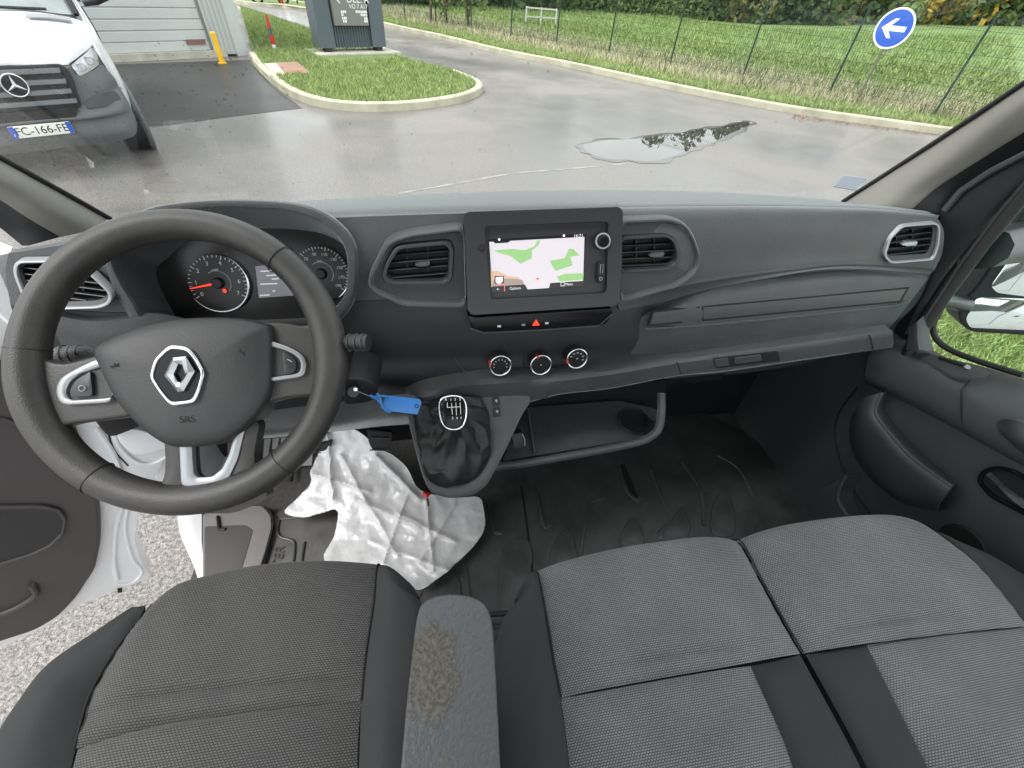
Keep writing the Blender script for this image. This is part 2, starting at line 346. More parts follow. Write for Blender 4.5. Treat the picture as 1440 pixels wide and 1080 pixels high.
def cyl_geo(c, axis, r0, r1, h, seg=32, bev=0.):
    axis = nrm(axis); ref = V(0, 0, 1) if abs(axis[2]) < .9 else V(1, 0, 0); e1 = nrm(np.cross(ref, axis)); e2 = np.cross(axis, e1); c = np.asarray(c, float)
    prof = [(0, r0), (h, r1)] if not bev else [(0, r0), (h-bev, r1), (h, r1-bev)]
    v = [c+axis*a+rr*(cos(2*pi*k/seg)*e1+sin(2*pi*k/seg)*e2) for a, rr in prof for k in range(seg)]
    f = gridfaces(len(prof), seg, True)+[list(range(seg))[::-1], list(range((len(prof)-1)*seg, len(prof)*seg))]
    return v, f
def ring_geo(c, axis, r, tr, seg=48, ts=8, a0=0., a1=2*pi, ref=None):
    axis = nrm(axis); ref = (V(0, 0, 1) if abs(axis[2]) < .9 else V(1, 0, 0)) if ref is None else nrm(ref); e1 = nrm(np.cross(ref, axis)); e2 = np.cross(axis, e1)
    full = abs(a1-a0-2*pi) < 1e-6
    path = [np.asarray(c)+r*(cos(q)*e1+sin(q)*e2) for q in np.linspace(a0, a1, seg, endpoint=not full)]
    return tube_geo(path, tr, ts, full, up=axis)
def text(name, s, size, org, ex, ey, m, parent=None, thick=.0004, align='CENTER', g=None, mi=0):
    cu = bpy.data.curves.new(name, 'FONT'); cu.body = s; cu.size = size; cu.align_x = align; cu.align_y = 'CENTER'; cu.extrude = 0
    to = bpy.data.objects.new(name, cu); COL.objects.link(to); bpy.context.view_layer.update()
    me = bpy.data.meshes.new_from_object(to.evaluated_get(bpy.context.evaluated_depsgraph_get()))
    v = np.array([tuple(q.co) for q in me.vertices]); f = [list(p.vertices) for p in me.polygons]
    bpy.data.objects.remove(to); bpy.data.curves.remove(cu); bpy.data.meshes.remove(me)
    ex, ey = nrm(ex), nrm(ey); nz = np.cross(ex, ey); org = np.asarray(org, float)
    vv = [org+ex*a[0]+ey*a[1]+nz*thick for a in v]
    if g is not None: g.add(vv, f, mi); return None
    return mk(name, vv, f, m, parent, smooth=False)
def blades(name, pts, h, wdt, m, parent=None, lean=.5, **k):
    n = len(pts); a = rng.uniform(0, 2*pi, n); hh = h*rng.uniform(.5, 1.2, n); l1 = rng.uniform(0, lean, n)*hh; la = rng.uniform(0, 2*pi, n)
    p = np.asarray(pts); e = np.stack([np.cos(a), np.sin(a), 0*a], 1)*wdt/2
    tip = p+np.stack([np.cos(la)*l1, np.sin(la)*l1, hh], 1); mid = p+np.stack([np.cos(la)*l1*.35, np.sin(la)*l1*.35, hh*.55], 1)
    v = np.stack([p-e, p+e, mid+e*.7, mid-e*.7, tip], 1).reshape(-1, 3)-0.
    f = []
    for i in range(n): b = i*5; f += [[b, b+1, b+2, b+3], [b+3, b+2, b+4]]
    c = (v.min(0)+v.max(0))/2
    me = bpy.data.meshes.new(name); me.from_pydata((v-c).tolist(), [], f); me.materials.append(m)
    o = bpy.data.objects.new(name, me); COL.objects.link(o); o.location = (c[0], c[1], c[2]+OZ); WL[o.name] = c
    return o
def to_px(p):
    p = np.asarray(p, float); a = p @ CF
    return np.stack([720+FP*(p @ CR)/a, 540-FP*(p @ CU)/a], -1)
def punch(o, poly_px):
    # cut an opening in a panel: the opening's outline is given by the rim that covers its edge
    me = o.data; c = WL[o.name]; bm = bmesh.new(); bm.from_mesh(me); fl = list(bm.faces)
    ce = np.array([tuple(f.calc_center_median()) for f in fl])+c; ins = inpoly(to_px(ce), poly_px)
    bmesh.ops.delete(bm, geom=[f for f, k in zip(fl, ins) if k], context='FACES'); bm.to_mesh(me); bm.free()
def inpoly(pts, poly):
    poly = np.asarray(poly)[:, :2]; x, y = pts[:, 0], pts[:, 1]; r = np.zeros(len(pts), bool); j = len(poly)-1
    for i in range(len(poly)):
        xi, yi = poly[i]; xj, yj = poly[j]
        c = ((yi > y) != (yj > y)) & (x < (xj-xi)*(y-yi)/(yj-yi+1e-12)+xi); r ^= c; j = i
    return r
def scatter(poly, n, z=-OZ):
    poly = np.asarray(poly)[:, :2]; lo, hi = poly.min(0), poly.max(0); out = np.zeros((0, 2))
    while len(out) < n:
        q = rng.uniform(lo, hi, (n*2, 2)); out = np.vstack([out, q[inpoly(q, poly)]])
    out = out[:n]; return np.column_stack([out, np.full(n, z)])
exec_parts = True
# ================================================================== THE SETTING OUTSIDE
def G(px, py, z=-OZ): return P(px, py, z=z)
def flat(name, poly, z, m, kind='structure'):
    o = mk(name, [(*q[:2], z) for q in poly], [list(range(len(poly)))], m, smooth=False); o['kind'] = kind; return o
flat('ground', [(-150, -60), (170, -60), (170, 260), (-150, 260)], -OZ-.004, asph_m)
# darker fresh asphalt apron before the garage
ap = [G(*q) for q in ((120, 92), (350, 84), (362, 98), (385, 122), (425, 152), (330, 163), (240, 175), (205, 178), (60, 215), (-60, 120))]
flat('driveway', ap, -OZ, apron_m)
def kerb_strip(name, line, width, h, m, inner_sign=1, closed=False, seglen=1.0):
    L = np.asarray(line, float)[:, :2]; d0 = np.linalg.norm(np.diff(L, axis=0), axis=1).sum()
    L = resample(cr(np.column_stack([L, 0*L[:, 0]]), 120, closed), max(12, int(d0/.25)), closed)[:, :2]; n = len(L); g = Geo(); ring = []
    for i in range(n):
        a = L[(i-1) % n] if closed or i else L[i]; b = L[(i+1) % n] if closed or i < n-1 else L[i]
        t = nrm(b-a); nn = V(-t[1], t[0])*inner_sign
        ring.append([(*L[i], -OZ-.02), (*L[i], -OZ+h-.02), (*(L[i]+nn*.02), -OZ+h), (*(L[i]+nn*(width-.01)), -OZ+h), (*(L[i]+nn*width), -OZ+h-.01), (*(L[i]+nn*width), -OZ-.02)])
    v = np.array(ring).reshape(-1, 3); f = []
    for i in range(n if closed else n-1):
        for k in range(5): a = i*6+k; b = ((i+1) % n)*6+k; f.append([a, b, b+1, a+1])
    # joints between kerb stones: short dark grooves
    o = mk(name, v, f, m, sharp=30); o['kind'] = 'structure'
    return o
kerbm = mat('kerb_stone', (.43, .41, .31), .85, bump=.6, bscale=30, var=.3, vscale=1.6)
_n, _l, _bb = nodes_of(kerbm)
# island (grass) outline in plan, pointed nose to the right
isl_px = [(352, 82), (362, 98), (380, 115), (402, 132), (430, 145), (470, 154), (520, 157), (575, 155), (625, 149), (660, 141), (678, 130)]
near = [G(*q)[:2] for q in isl_px]
far = [G(*q)[:2] for q in ((672, 120), (640, 106), (590, 93), (545, 79), (500, 63), (440, 47), (390, 30), (338, 13))]
island = near+far
kl = kerb_strip('kerb', [(*q, 0) for q in near+far[:2]], .15, .14, kerbm, 1)
kl2 = kerb_strip('kerb', [(*q, 0) for q in far[1:]], .12, .10, kerbm, 1)
isl_poly = [V(*q) for q in island]
cxy = np.mean(isl_poly, 0)
flat('grass_island', [(*(q+(cxy-q)*(.10/np.linalg.norm(cxy-q))),) for q in isl_poly], -OZ+.115, grass_m)
sc_isl = scatter([(*(q+(cxy-q)*(.16/np.linalg.norm(cxy-q))),) for q in isl_poly], 46000, -OZ+.11)
slab_poly = [G(*q)[:2] for q in ((440, 84), (470, 96), (560, 90), (548, 76))]
sc_isl = sc_isl[~inpoly(sc_isl, slab_poly)]
grate_poly = [G(*q, z=-OZ+.12)[:2] for q in ((368, 89), (418, 86), (438, 103), (386, 106))]
sc_isl = sc_isl[~inpoly(sc_isl, grate_poly)]
o = blades('grass', sc_isl[::2], .10, .016, blade_m, lean=.8); o['kind'] = 'stuff'
o = blades('grass', sc_isl[1::2], .085, .014, bladelt_m, lean=.9); o['kind'] = 'stuff'
# inspection cover in the grass
g = Geo(); gp = [G(*q, z=-OZ+.14) for q in ((388, 88), (418, 87), (436, 102), (402, 104))]
v, f = slab_geo(gp, (0, 0, -.05), .006); g.add(v, f, 0)
gp2 = [G(*q, z=-OZ+.135) for q in ((371, 89), (388, 88), (402, 104), (387, 105))]; v, f = slab_geo(gp2, (0, 0, -.05), .006); g.add(v, f, 1)
o = g.build('inspection_cover', [mat('rust_cover', (.30, .17, .12), .8, var=.2), conc_m]); tag(o, 'rusty brown inspection cover with a beige concrete strip in the grass island', 'manhole cover')
# right-hand kerb + verge
rk = [G(*q) for q in ((300, -18), (440, 10), (540, 37), (620, 55), (700, 75), (800, 95), (900, 117), (1000, 138), (1100, 157), (1200, 172), (1330, 190), (1440, 205))]
rk = [q for q in rk if q[1] < 60]
kerb_strip('kerb', rk, .18, .14, kerbm, 1)
d_v = nrm(rk[-1]-rk[3]); nrm_v = V(-d_v[1], d_v[0], 0); nrm_v = nrm_v if nrm_v[0] > 0 else -nrm_v
vo = [q[:2] for q in rk]; vi = [q[:2]+nrm_v[:2]*3.2 for q in rk]
vp = [V(*q)+nrm_v[:2]*.14 for q in vo]+[V(*q) for q in vi[::-1]]
flat('grass_verge', vp, -OZ+.12, verge_m)
# field beyond, rising gently to the far trees
def far_pt(px, py, D):
    d = ray(px, py); q = d*(D/np.linalg.norm(d[:2])); q[2] = max(q[2], -OZ+.12); return q
edge = [far_pt(300, 2, 58), far_pt(450, 12, 58), far_pt(600, 22, 55), far_pt(760, 27, 54), far_pt(900, 33, 54), (far_pt(1050, 33, 54)), far_pt(1200, 33, 56), far_pt(1350, 34, 58), far_pt(1500, 38, 58)]
nearrow = cr([(*q, -OZ+.10) for q in [vi[0], vi[3], vi[6], vi[9], vi[11]]], 9)
rows = [nearrow, [a*.65+b*.35 for a, b in zip(nearrow, edge)], [a*.3+b*.7 for a, b in zip(nearrow, edge)], edge]
rows.append([q*V(1.6, 1.6, 1) for q in edge])
o = sheet('field', rows, field_m, nu=40, sub=8); o['kind'] = 'structure'
from mathutils.bvhtree import BVHTree
_me = o.data; _bv = BVHTree.FromPolygons([tuple(np.array(v_.co)+WL[o.name]) for v_ in _me.vertices], [tuple(p.vertices) for p in _me.polygons])
def field_z(x, y):
    h_ = _bv.ray_cast(Vector((x, y, 30)), Vector((0, 0, -1))); return h_[0][2] if h_[0] is not None else -OZ+.1
# blades along the verge and the dry band beyond the fence
def along(t, off):  # t in 0..1 along kerb
    L = resample([(*q, 0) for q in vo], 400, False); i = np.clip((t*399).astype(int), 0, 398)
    return L[i][:, :2]+nrm_v[:2]*off[:, None]
def strip_pts(n, o0, o1, z, pw=1.):
    t = rng.uniform(.0, 1, n)**pw; off = rng.uniform(o0, o1, n); off = off if o0 > 3 or o1 < 3 else o0+(o1-o0)*((off-o0)/(o1-o0))**1.3; q = along(t, off)+rng.normal(0, .03, (n, 2)); return np.column_stack([q, np.full(n, z)])
o = blades('grass', strip_pts(26000, .2, 1.3, -OZ+.11, .6), .10, .02, blade_m, lean=.8); o['kind'] = 'stuff'
o = blades('grass', strip_pts(22000, .25, 3.0, -OZ+.11, .6), .13, .022, bladelt_m, lean=.8); o['kind'] = 'stuff'
o = blades('dry_grass', strip_pts(34000, 1.4, 5.4, -OZ+.10, .6), .27, .016, dry_m, lean=.9); o['kind'] = 'stuff'
o = blades('grass', strip_pts(17000, 1.3, 6.8, -OZ+.10, .6), .24, .018, bladelt_m, lean=.9); o['kind'] = 'stuff'
o = blades('dry_grass', strip_pts(5000, 1.4, 5.0, -OZ+.10, .6), .36, .02, leafmat('weed_green', (.07, .10, .04)), lean=.7); o['kind'] = 'stuff'
# field grass tufts
ft = np.vstack([strip_pts(30000, 3.3, 12, -OZ+.10, .6), strip_pts(24000, 8, 30, -OZ+.11, .8)])
ft[:, 2] = [field_z(x, y) for x, y in ft[:, :2]]
o = blades('field_tufts', ft, .22, .05, blade_m, lean=1.3); o['kind'] = 'stuff'
# fallen leaves by the kerb
lp = np.array([G(rng.uniform(1120, 1330), 0)[:2]*0 for _ in range(1)])
g = Geo()
for i in range(260):
    t = rng.uniform(.0, 1)**1.6; px = 1118+200*t+rng.normal(0, 5); py = 161.5+(px-1115)*.135+abs(rng.normal(0, 2.4))*(1.6-t) ; q = G(px, py)+V(0, 0, .012); a = rng.uniform(0, pi); e = V(cos(a), sin(a), rng.uniform(-.4, .4))*rng.uniform(.012, .035); e2 = V(-sin(a), cos(a), rng.uniform(-.4, .4))*.018
    g.add([q-e, q-e2, q+e, q+e2], [[0, 1, 2, 3]])
o = g.build('fallen_leaves', leaves_red_m, smooth=False); o['kind'] = 'stuff'
# right side grass seen through the passenger window
rg = [(3.4, -6), (14, -6), (14, 2.6), (10.5, 3.4), (6.5, 3.6), (3.6, 3.4), (3.2, 2.6), (3.2, -2)]
flat('grass_patch', rg, -OZ+.02, grass_m)
o = blades('grass', scatter([(3.3, 0), (8, 0), (8, 3.4), (3.5, 3.3)], 30000, -OZ+.02), .085, .014, blade_m, lean=.9); o['kind'] = 'stuff'
o = blades('grass', scatter([(3.3, 0), (8, 0), (8, 3.4), (3.5, 3.3)], 30000, -OZ+.02), .07, .012, bladelt_m, lean=1.); o['kind'] = 'stuff'
# puddles
def puddle(px, margin=True):
    pts = cr([G(*q) for q in px], 160, True); pts = [(q[0]+.012*sin(i*.31), q[1]+.02*cos(i*.43), -OZ+.0045) for i, q in enumerate(pts)]
    if margin:
        A = np.array(pts); T_n = np.roll(A, -5, 0)-np.roll(A, 5, 0); Nn = np.stack([T_n[:, 1], -T_n[:, 0], 0*T_n[:, 0]], 1); Nn /= np.linalg.norm(Nn, axis=1)[:, None]+1e-9
        ar = np.sum(A[:, 0]*np.roll(A[:, 1], -1)-np.roll(A[:, 0], -1)*A[:, 1]); Nn *= (1 if ar > 0 else -1); k_ = np.arange(len(A)); B_ = A+Nn*(.09+.04*np.sin(k_*.35)+.03*np.sin(k_*.8))[:, None]; B_[:, 2] = -OZ+.0008
        A2 = A.copy(); A2[:, 2] = -OZ+.004; o = mk('damp_margin', np.vstack([A2, B_]), gridfaces(2, len(A), True), damp_m, smooth=False); o['kind'] = 'structure'
    from mathutils.geometry import tessellate_polygon
    o = mk('puddle', pts, [list(t_) for t_ in tessellate_polygon([[Vector(q) for q in pts]])], water_m, smooth=False); o['kind'] = 'structure'; return o
puddle([(822, 204), (826, 214), (848, 222), (885, 226), (925, 226), (960, 215), (985, 205), (1010, 197), (1040, 182), (1058, 173), (1045, 172), (1010, 179), (975, 184), (930, 191), (880, 196), (845, 198)])
# joints and repair lines in the tarmac
joint_m = mat('road_joint', (.30, .29, .26), .8, var=.3, vscale=6)
for jl, wj in (([(560, 272), (640, 258), (720, 244), (800, 237), (880, 230)], .035), ([(540, 112), (640, 150), (760, 175), (830, 200)], .012), ([(1005, 232), (1060, 248), (1110, 262), (1160, 278)], .014)):
    L = cr([G(*q) for q in jl], 60); v = []
    for k_, q in enumerate(L): w_ = wj*(.6+.5*sin(k_*.9)*sin(k_*.37)); v += [(q[0], q[1]-w_, -OZ-.0015), (q[0], q[1]+w_, -OZ-.0015)]
    o = mk('road_joint', v, [[2*k_, 2*k_+2, 2*k_+3, 2*k_+1] for k_ in range(59)], joint_m, smooth=False); o['kind'] = 'structure'
# drain grate
g = Geo(); dq = [G(*q)+V(0, 0, .006) for q in ((1172, 262), (1186, 246), (1222, 251), (1206, 268))]
c = sum(dq)/4; e1 = (dq[3]-dq[0])/2; e2 = (dq[1]-dq[0])/2
v, f = frame_geo(dq, [c+(q-c)*.88 for q in dq], (0, 0, -.02), 32); g.add(v, f)
for k in range(9): v, f = box_geo(c+e1*(k-4)*.2, e1*.06, e2*.86, (0, 0, .004)); g.add(v, f)
v, f = slab_geo([q-V(0, 0, .004) for q in dq], (0, 0, -.01), 0); g.add(v, f, 1)
o = g.build('drain_grate', [mat('cast_iron', (.22, .25, .29), .5, metal=.2), pitch_m]); tag(o, 'square grey iron drain grate in the wet asphalt', 'drain grate')

# ---- fence
fbase = [G(*q) for q in ((1305, 174), (1141, 146), (1019, 118), (918, 105), (842, 86), (775, 74), (718, 62), (672, 52), (626, 42), (590, 34))]
f0, fN = fbase[0], fbase[6]; fd = nrm((fN-f0)*V(1, 1, 0)); fence = thing('fence', 'green wire mesh fence with slim dark posts between the road verge and the field', 'fence', (f0[0], f0[1], -OZ+.1))
sp = np.linalg.norm((fN-f0)[:2])/6
for i in range(-2, 12):
    b = f0+fd*sp*i; b[2] = -OZ+.08
    v, f = cyl_geo(b, (0, 0, 1), .026, .026, 1.98, 8); mk('fence_post', v, f, fence_m, fence)
    g = Geo(); a = b; e = b+fd*sp
    nw = 40 if i < 6 else 26
    for k in range(nw+1):
        q = a+(e-a)*k/nw; v, f = box_geo(q+V(0, 0, .98), fd*.003, nrm_v*.003, (0, 0, .95)); g.add(v, f)
    for k in range(10):
        v, f = box_geo((a+e)/2+V(0, 0, .06+k*.2), (e-a)/2, nrm_v*.003, (0, 0, .003)); g.add(v, f)
    g.build('mesh_panel', fence_m, fence, smooth=False)
# ---- blue arrow sign
sb = G(1197, 157); top = P(1257, 40, y=sb[1]); sb[2] = -OZ+.05
sn = thing('road_sign', 'round blue road sign with white arrow pointing left on a thin post', 'road sign', sb)
v, f = cyl_geo(sb, (0, 0, 1), .022, .022, (top[2]-sb[2])+.2, 10); mk('post', v, f, mat('sign_post', (.16, .15, .11), .6, metal=.3), sn)
sc_c = V(sb[0], sb[1], top[2]); face = nrm(V(-.80, -.62, 0)); c0 = sc_c+face*.045
R0 = .37
v, f = cyl_geo(c0, face, R0, R0, .012, 56); mk('sign_rim', v, f, signw_m, sn)
v, f = cyl_geo(c0+face*.0125, face, R0*.9, R0*.9, .003, 56); mk('sign_face', v, f, asign_m, sn)
ex = nrm(np.cross(V(0, 0, 1), face)); ey = V(0, 0, 1); cc = c0+face*.017
def S2(a, b): return cc+ex*a*R0+ey*b*R0
arrow = [(-.66, 0), (-.16, .47), (.06, .47), (-.22, .13), (.62, .13), (.62, -.13), (-.22, -.13), (.06, -.47), (-.16, -.47)]
slab('arrow_symbol', [S2(*q) for q in arrow], -face*.002, signw_m, sn, bev=0, smooth=False)
# ---- totem sign
tb0, tb1 = G(455, 83), G(545, 80); z0 = -OZ+.12; tb0[2] = tb1[2] = z0
tu = nrm(tb1-tb0); tw = np.cross(V(0, 0, 1), tu); tw_ = np.linalg.norm(tb1-tb0)
if tw[1] < 0: tw = -tw
tot = thing('totem_sign', 'tall grey-blue totem sign tower with a grey text panel on the grass island', 'sign tower', tb0)
def T(a, b, h): return tb0+tu*a+tw*b+V(0, 0, h)
g = Geo(); H_ = 3.2
def tbox(a0, a1, b0, b1, h0, h1, gg, mi=0):
    v, f = box_geo(T((a0+a1)/2, (b0+b1)/2, (h0+h1)/2), tu*(a1-a0)/2, tw*(b1-b0)/2, (0, 0, (h1-h0)/2)); gg.add(v, f, mi)
tbox(0, .42*tw_/1.96, 0, .6, .12, H_, g); tbox(tw_-.42*tw_/1.96, tw_, 0, .6, .12, H_, g); g.build('side_column', tot_m, tot, smooth=False)
g = Geo(); a0, a1 = .42*tw_/1.96, tw_-.42*tw_/1.96; nrib = 14; v = []
for k in range(nrib*4+1):
    t = k/(nrib*4); s = [0, 0, 1, 1][k % 4]*.035; v += [T(a0+(a1-a0)*t, .10+s, .12), T(a0+(a1-a0)*t, .10+s, H_)]
g.add(v, [[2*i, 2*i+2, 2*i+3, 2*i+1] for i in range(nrib*4)]); tbox(a0, a1, .18, .5, .12, H_, g); g.build('ribbed_panel', tot_m, tot, smooth=False)
g = Geo(); tbox(.48*tw_/1.96, tw_-.5*tw_/1.96, -.08, .08, .62, H_, g); g.build('text_panel', totp_m, tot, smooth=False)
def ttext(s, a, h, size, al='CENTER'): text('panel_text', s, size, T(a, -.083, h), tu, (0, 0, 1), signw_m, tot, align=al)
q = tw_/1.96
def TH(px, py):
    r_ = PL(px, py, T(0, -.083, 0), tw)-tb0; return r_ @ tu, r_[2]
a_, h_ = TH(478, 1); ttext('\u2190', a_, h_+.03, .30); a_, h_ = TH(503, 1.5); ttext('DEL. A', a_, h_+.03, .22); a_, h_ = TH(504, 9.5); ttext('VO 7 A17', a_, h_, .13)
for x0_, x1_, py in ((479, 487, 16.5), (480, 483, 20.5), (481, 488, 25.5), (482, 488, 30), (500, 516, 16.5), (507, 516, 21), (512, 517, 26), (512, 517.5, 30)):
    a0_, h0_ = TH(x0_, py); a1_, _h = TH(x1_, py); n_s = max(2, int((a1_-a0_)/.045))
    for k in range(n_s):
        c = T(a0_+(a1_-a0_)*(k+.5)/n_s, -.083, h0_); v, f = box_geo(c, tu*(a1_-a0_)/n_s*.36, tw*.001, (0, 0, .028)); mk('text_stroke', v, f, signw_m, tot, smooth=False)
for a in (.12, tw_-.3): g = Geo(); tbox(a, a+.18, .02, .3, 0, .12, g); g.build('foot', pitch_m, tot, smooth=False)
g = Geo(); g_c = T(tw_/2, .25, -.03); v, f = slab_geo([T(-.25, -.35, .03), T(tw_+.3, -.35, .03), T(tw_+.3, .8, .03), T(-.25, .8, .03)], (0, 0, -.12), .01); g.add(v, f); g.build('concrete_base', conc_m, tot)
# ---- delineator post
db = P(387, 71, z=-OZ+.1); dl = thing('delineator_post', 'small red and white marker post standing in the grass', 'marker post', db)
for k, (h0, h1, r, m_) in enumerate(((0, .16, .05, signw_m), (.14, .34, .058, red_m), (.32, .52, .045, tot_m), (.50, .78, .052, red_m))):
    v, f = cyl_geo(db+V(0, 0, h0), (0, 0, 1), r, r*(.95 if k < 3 else .45), h1-h0, 14); mk('post_band' if k else 'post_foot', v, f, m_, dl)
# ---- garage building
ga, gb = G(0, 88), G(302, 80); gr_ = G(349, 78)
gu = nrm((gb-G(180, 86))*V(1, 1, 0)); gn = V(-gu[1], gu[0], 0)
gar = thing('garage_building', 'grey corrugated metal workshop with a wide roller door behind the white van', 'building', (gb[0], gb[1], -OZ))
def Q(a, b, h): return V(gb[0], gb[1], -OZ)+gu*a+gn*b+V(0, 0, h)
g = Geo(); hh = 0; ph = .21
for k in range(20):
    v, f = slab_geo([Q(-5.2, .04, .14+k*ph), Q(-.02, .04, .14+k*ph), Q(-.02, .04, .14+(k+1)*ph-.012), Q(-5.2, .04, .14+(k+1)*ph-.012)], gn*.03, .012, 1); g.add(v, f)
v, f = box_geo(Q(-2.6, .09, 2.2), gu*2.6, gn*.02, (0, 0, 2.1)); g.add(v, f)
g.build('roller_door', garage_m, gar)
g = Geo(); v, f = box_geo(Q(-2.6, -.02, .07), gu*2.9, gn*.09, (0, 0, .07)); g.add(v, f); g.build('door_threshold', conc_m, gar)
g = Geo(); v, f = box_geo(Q(-.32, .018, .32), gu*.22, gn*.02, (0, 0, .05)); g.add(v, f); g.build('warning_label', mat('label_brown', (.20, .11, .09), .6), gar)
wl_ = np.linalg.norm((gr_-gb)[:2]); g = Geo(); v = []; n_ = 5*4
for k in range(n_+1):
    t = k/n_; s = [0, 0, 1, 1][k % 4]*.045; v += [Q(.02+(wl_-.3)*t, -.06+s, .05), Q(.02+(wl_-.3)*t, -.06+s, 4.6)]
g.add(v, [[2*i, 2*i+2, 2*i+3, 2*i+1] for i in range(n_)]); 
v, f = box_geo(Q(wl_-.14, .1, 2.3), gu*.14, gn*.17, (0, 0, 2.3)); g.add(v, f)
v, f = box_geo(Q(wl_/2, .3, 2.3), gu*wl_/2, gn*.2, (0, 0, 2.28)); g.add(v, f); g.build('corrugated_wall', garage_m, gar, smooth=False)
g = Geo(); v, f = box_geo(Q(-2.8+wl_/2, 4.5, 2.3), gu*(2.8+wl_/2), gn*4.1, (0, 0, 2.3)); g.add(v, f); v, f = box_geo(Q(-2.6, .2, 4.7), gu*2.8, gn*.15, (0, 0, .25)); g.add(v, f); g.build('hall', garage_m, gar, smooth=False)
# ---- bollard
bb = G(313, 89); v, f = cyl_geo(bb, (0, 0, 1), .062, .062, .62, 20, .02); g = Geo(); g.add(v, f); v, f = cyl_geo(bb, (0, 0, 1), .10, .10, .02, 16); g.add(v, f)
o = g.build('bollard', yellow_m); tag(o, 'short yellow steel bollard at the corner of the roller door', 'bollard')
# ---- far kerb, grass and parked motorbike at the top
fk = [G(*q) for q in ((300, -2), (350, 7), (400, 11), (450, 19), (470, 22))]
kerb_strip('kerb', fk, .18, .14, kerbm, 1)
flat('grass_verge', [*(q[:2] for q in fk), G(470, 22)[:2]+V(6, 14), G(300, -2)[:2]+V(-8, 20)], -OZ+.11, grass_m)
mb0 = G(364, 7); mu = nrm(V(.9, .45, 0))
mbk = thing('motorbike', 'dark motorbike parked across the far side of the road', 'motorbike', mb0)
for k, s in enumerate((0, 1.35)):
    c = mb0+mu*s+V(0, 0, .32); v, f = ring_geo(c, np.cross(mu, V(0, 0, 1)), .26, .06, 28, 8); mk('wheel', v, f, tyre_m, mbk)
v, f = tube_geo([mb0+mu*.1+V(0, 0, .55), mb0+mu*.5+V(0, 0, .75), mb0+mu*.9+V(0, 0, .85), mb0+mu*1.3+V(0, 0, .8)], [.06, .16, .17, .08], 10); mk('body', v, f, tot_m, mbk)
v, f = tube_geo([mb0+mu*1.35+V(0, 0, .35), mb0+mu*1.1+V(0, 0, 1.0)], .03, 8); mk('fork', v, f, silver_m, mbk)
v, f = box_geo(mb0+mu*.65+V(0, 0, .42), mu*.3, np.cross(mu, V(0, 0, 1))*.12, (0, 0, .15)); mk('engine', v, f, pitch_m, mbk)
# small red post and pale board on the far verge
rp = G(397, 8); v, f = cyl_geo(rp, (0, 0, 1), .11, .07, .9, 12, .03); o = mk('marker_post', v, f, red_m); tag(o, 'small red marker on the far grass verge beyond the road', 'marker post')
wp = G(418, 9)+V(0, 0, .1); wb = thing('notice_board', 'white board on two thin legs on the far verge left of the totem', 'notice board', wp)
v, f = box_geo(wp+V(.6, .3, .95), V(.75, .38, 0), V(-.02, .04, 0), (0, 0, .5)); mk('board', v, f, signw_m, wb)
for s in (.05, 1.15): v, f = box_geo(wp+V(s, s*.5, .35), (.03, 0, 0), (0, .03, 0), (0, 0, .4)); mk('leg', v, f, pitch_m, wb)

# ---- trees: trunk, limbs and a crown of leaf clumps
def tree_mesh(h, r, low, nleaf, m, seed, size):
    rg_ = np.random.default_rng(seed); lumps = []
    for k in range(16):
        t = rg_.uniform(low, .95); a = rg_.uniform(0, 2*pi); rad = r*rg_.uniform(.1, .8)*(1.05-.6*abs(t-.45))
        lumps.append((rad*cos(a), rad*sin(a), h*t, r*rg_.uniform(.25, .5)))
    lumps = np.array(lumps); pick = rg_.integers(0, len(lumps), nleaf); c = lumps[pick]
    d = rg_.normal(0, 1, (nleaf, 3)); d /= np.linalg.norm(d, axis=1)[:, None]; rr = rg_.uniform(.45, 1.08, nleaf)**.6
    p = c[:, :3]+d*(c[:, 3]*rr)[:, None]*V(1, 1, 1.25); p[:, 2] = np.maximum(p[:, 2], .05)
    n_ = d+rg_.normal(0, .6, (nleaf, 3)); n_ /= np.linalg.norm(n_, axis=1)[:, None]
    a = np.cross(n_, rg_.normal(0, 1, (nleaf, 3))); a /= np.linalg.norm(a, axis=1)[:, None]; b = np.cross(n_, a)
    s = size*rg_.uniform(.5, 1.3, nleaf)[:, None]
    v = np.stack([p-a*s, p-b*s*.6, p+a*s, p+b*s*.6], 1).reshape(-1, 3); f = [[4*i, 4*i+1, 4*i+2, 4*i+3] for i in range(nleaf)]
    g = Geo(); base = V(0, 0, 0)
    v1, f1 = tube_geo([(0, 0, -.3), (0.05*h*rg_.uniform(-1, 1), 0.02*h, h*.3), (.03*h*rg_.uniform(-1, 1), 0, h*.8)], [h*.022, h*.015, h*.004], 8); g.add(v1, f1)
    for L in lumps[:9]: v1, f1 = tube_geo([(0, 0, max(.15*h, L[2]-.28*h)), (L[0]*.5, L[1]*.5, L[2]-.1*h), L[:3]], [h*.009, h*.006, h*.002], 6); g.add(v1, f1)
    return (v, f), g
protos = []
kinds = [('dark', leafd_m), ('green', leafg_m), ('olive', leafo_m), ('yellow', leafy_m)]
def make_tree(loc, h, r, low, m, seed, label, nleaf=5200, size=.26, nm='tree', group='trees and bushes along the far edge of the field'):
    (v, f), g = tree_mesh(h, r, low, nleaf, m, seed, size)
    t = thing(nm, label, 'tree' if nm == 'tree' else 'bush', loc, group)
    mk('trunk', np.array(g.v)+loc, g.f, bark_m, t)
    me = bpy.data.meshes.new('crown'); me.from_pydata(v.tolist(), [], f); me.materials.append(m); o = bpy.data.objects.new('crown', me); COL.objects.link(o); o.parent = t
    return t
